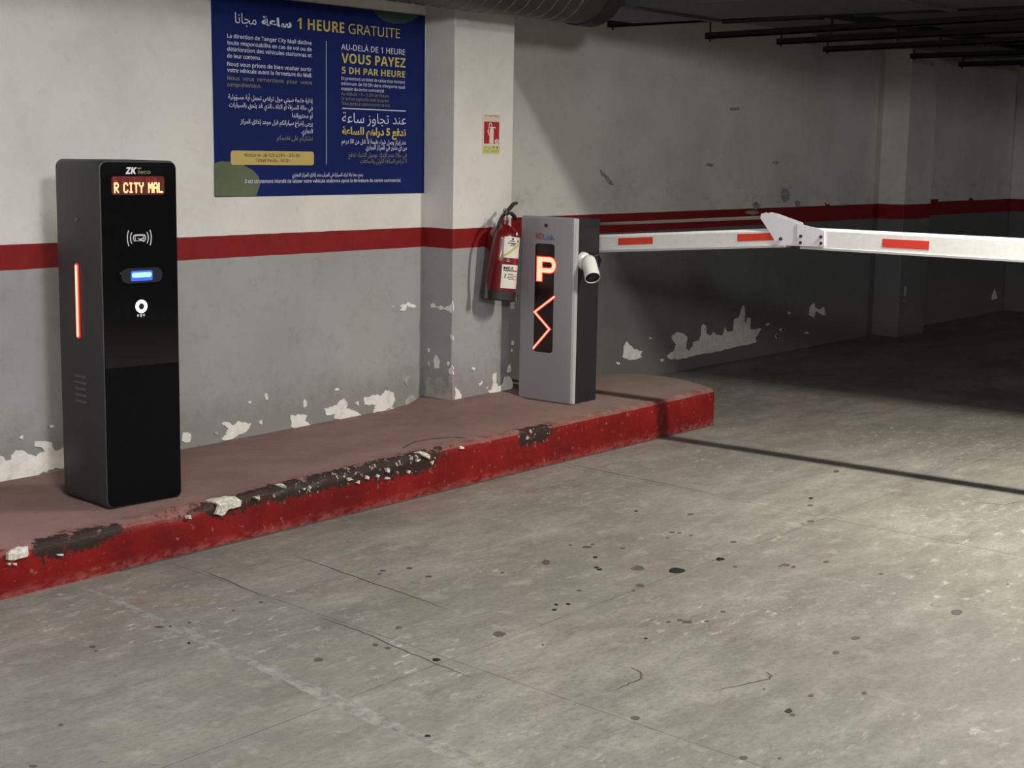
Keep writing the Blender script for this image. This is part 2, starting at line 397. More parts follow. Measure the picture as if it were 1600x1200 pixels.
# ---- lettering
AR = {'ا': (0xFE8D, 2), 'أ': (0xFE83, 2), 'إ': (0xFE87, 2), 'آ': (0xFE81, 2), 'ب': (0xFE8F, 4), 'ة': (0xFE93, 2), 'ت': (0xFE95, 4), 'ث': (0xFE99, 4),
      'ج': (0xFE9D, 4), 'ح': (0xFEA1, 4), 'خ': (0xFEA5, 4), 'د': (0xFEA9, 2), 'ذ': (0xFEAB, 2), 'ر': (0xFEAD, 2), 'ز': (0xFEAF, 2), 'س': (0xFEB1, 4),
      'ش': (0xFEB5, 4), 'ص': (0xFEB9, 4), 'ض': (0xFEBD, 4), 'ط': (0xFEC1, 4), 'ظ': (0xFEC5, 4), 'ع': (0xFEC9, 4), 'غ': (0xFECD, 4), 'ف': (0xFED1, 4),
      'ق': (0xFED5, 4), 'ك': (0xFED9, 4), 'ل': (0xFEDD, 4), 'م': (0xFEE1, 4), 'ن': (0xFEE5, 4), 'ه': (0xFEE9, 4), 'و': (0xFEED, 2), 'ى': (0xFEEF, 2),
      'ي': (0xFEF1, 4), 'ئ': (0xFE89, 4), 'ؤ': (0xFE85, 2), 'ء': (0xFE80, 1)}
LA = {'ا': 0xFEFB, 'أ': 0xFEF7, 'إ': 0xFEF9, 'آ': 0xFEF5}
def arabic(s):
    words = []
    for wd in s.split(' '):
        if wd and wd[0] not in AR: words.append(wd); continue
        out = ''; i = 0; prev_joins = False
        while i < len(wd):
            c = wd[i]
            if c not in AR: out += c; prev_joins = False; i += 1; continue
            if c == 'ل' and i+1 < len(wd) and wd[i+1] in LA:
                out += chr(LA[wd[i+1]]+(1 if prev_joins else 0)); prev_joins = False; i += 2; continue
            base, forms = AR[c]
            nxt = i+1 < len(wd) and wd[i+1] in AR and AR[wd[i+1]][1] > 1
            jn = forms == 4 and nxt
            if prev_joins: f = 3 if jn else (1 if forms > 1 else 0)
            else: f = 2 if jn else 0
            out += chr(base+f); prev_joins = jn; i += 1
        words.append(out[::-1])
    return ' '.join(reversed(words))
def sans(s, bold):
    o = ''
    for c in s:
        if 'A' <= c <= 'Z': o += chr((0x1D5D4 if bold else 0x1D5A0)+ord(c)-65)
        elif 'a' <= c <= 'z': o += chr((0x1D5EE if bold else 0x1D5BA)+ord(c)-97)
        elif '0' <= c <= '9': o += chr((0x1D7EC if bold else 0x1D7E2)+ord(c)-48)
        else: o += c
    return o
def text_bm(body, weight=0.0, res=3):
    c = bpy.data.curves.new('t', 'FONT'); c.body = body; c.size = 1; c.resolution_u = res; c.offset = 0.022*weight
    o = bpy.data.objects.new('t', c); C.objects.link(o)
    dg = bpy.context.evaluated_depsgraph_get()
    me = bpy.data.meshes.new_from_object(o.evaluated_get(dg))
    bpy.data.objects.remove(o); bpy.data.curves.remove(c)
    bm = bmesh.new(); bm.from_mesh(me); bpy.data.meshes.remove(me)
    return bm
def text(name, body, fr, u0, u1, v0, cap, mat, parent, weight=0.0, res=3, off=0.0006, capr=0.727, shear=0.0):
    bm = text_bm(body, weight, res)
    xs = [v.co.x for v in bm.verts]; a, b_ = min(xs), max(xs)
    sx = (u1-u0)/(b_-a) if u1 is not None else cap/capr
    sy = cap/capr; o, U, V, N = fr
    for v in bm.verts:
        v.co = o+U*(u0+(v.co.x-a)*sx+shear*v.co.y*sy)+V*(v0+v.co.y*sy)+N*off
    bmesh.ops.recalc_face_normals(bm, faces=bm.faces)
    bm.faces.ensure_lookup_table()
    for f in bm.faces:
        if f.normal.dot(N) < 0: f.normal_flip()
    return mesh_obj(name, bm, mat, parent, recalc=False)

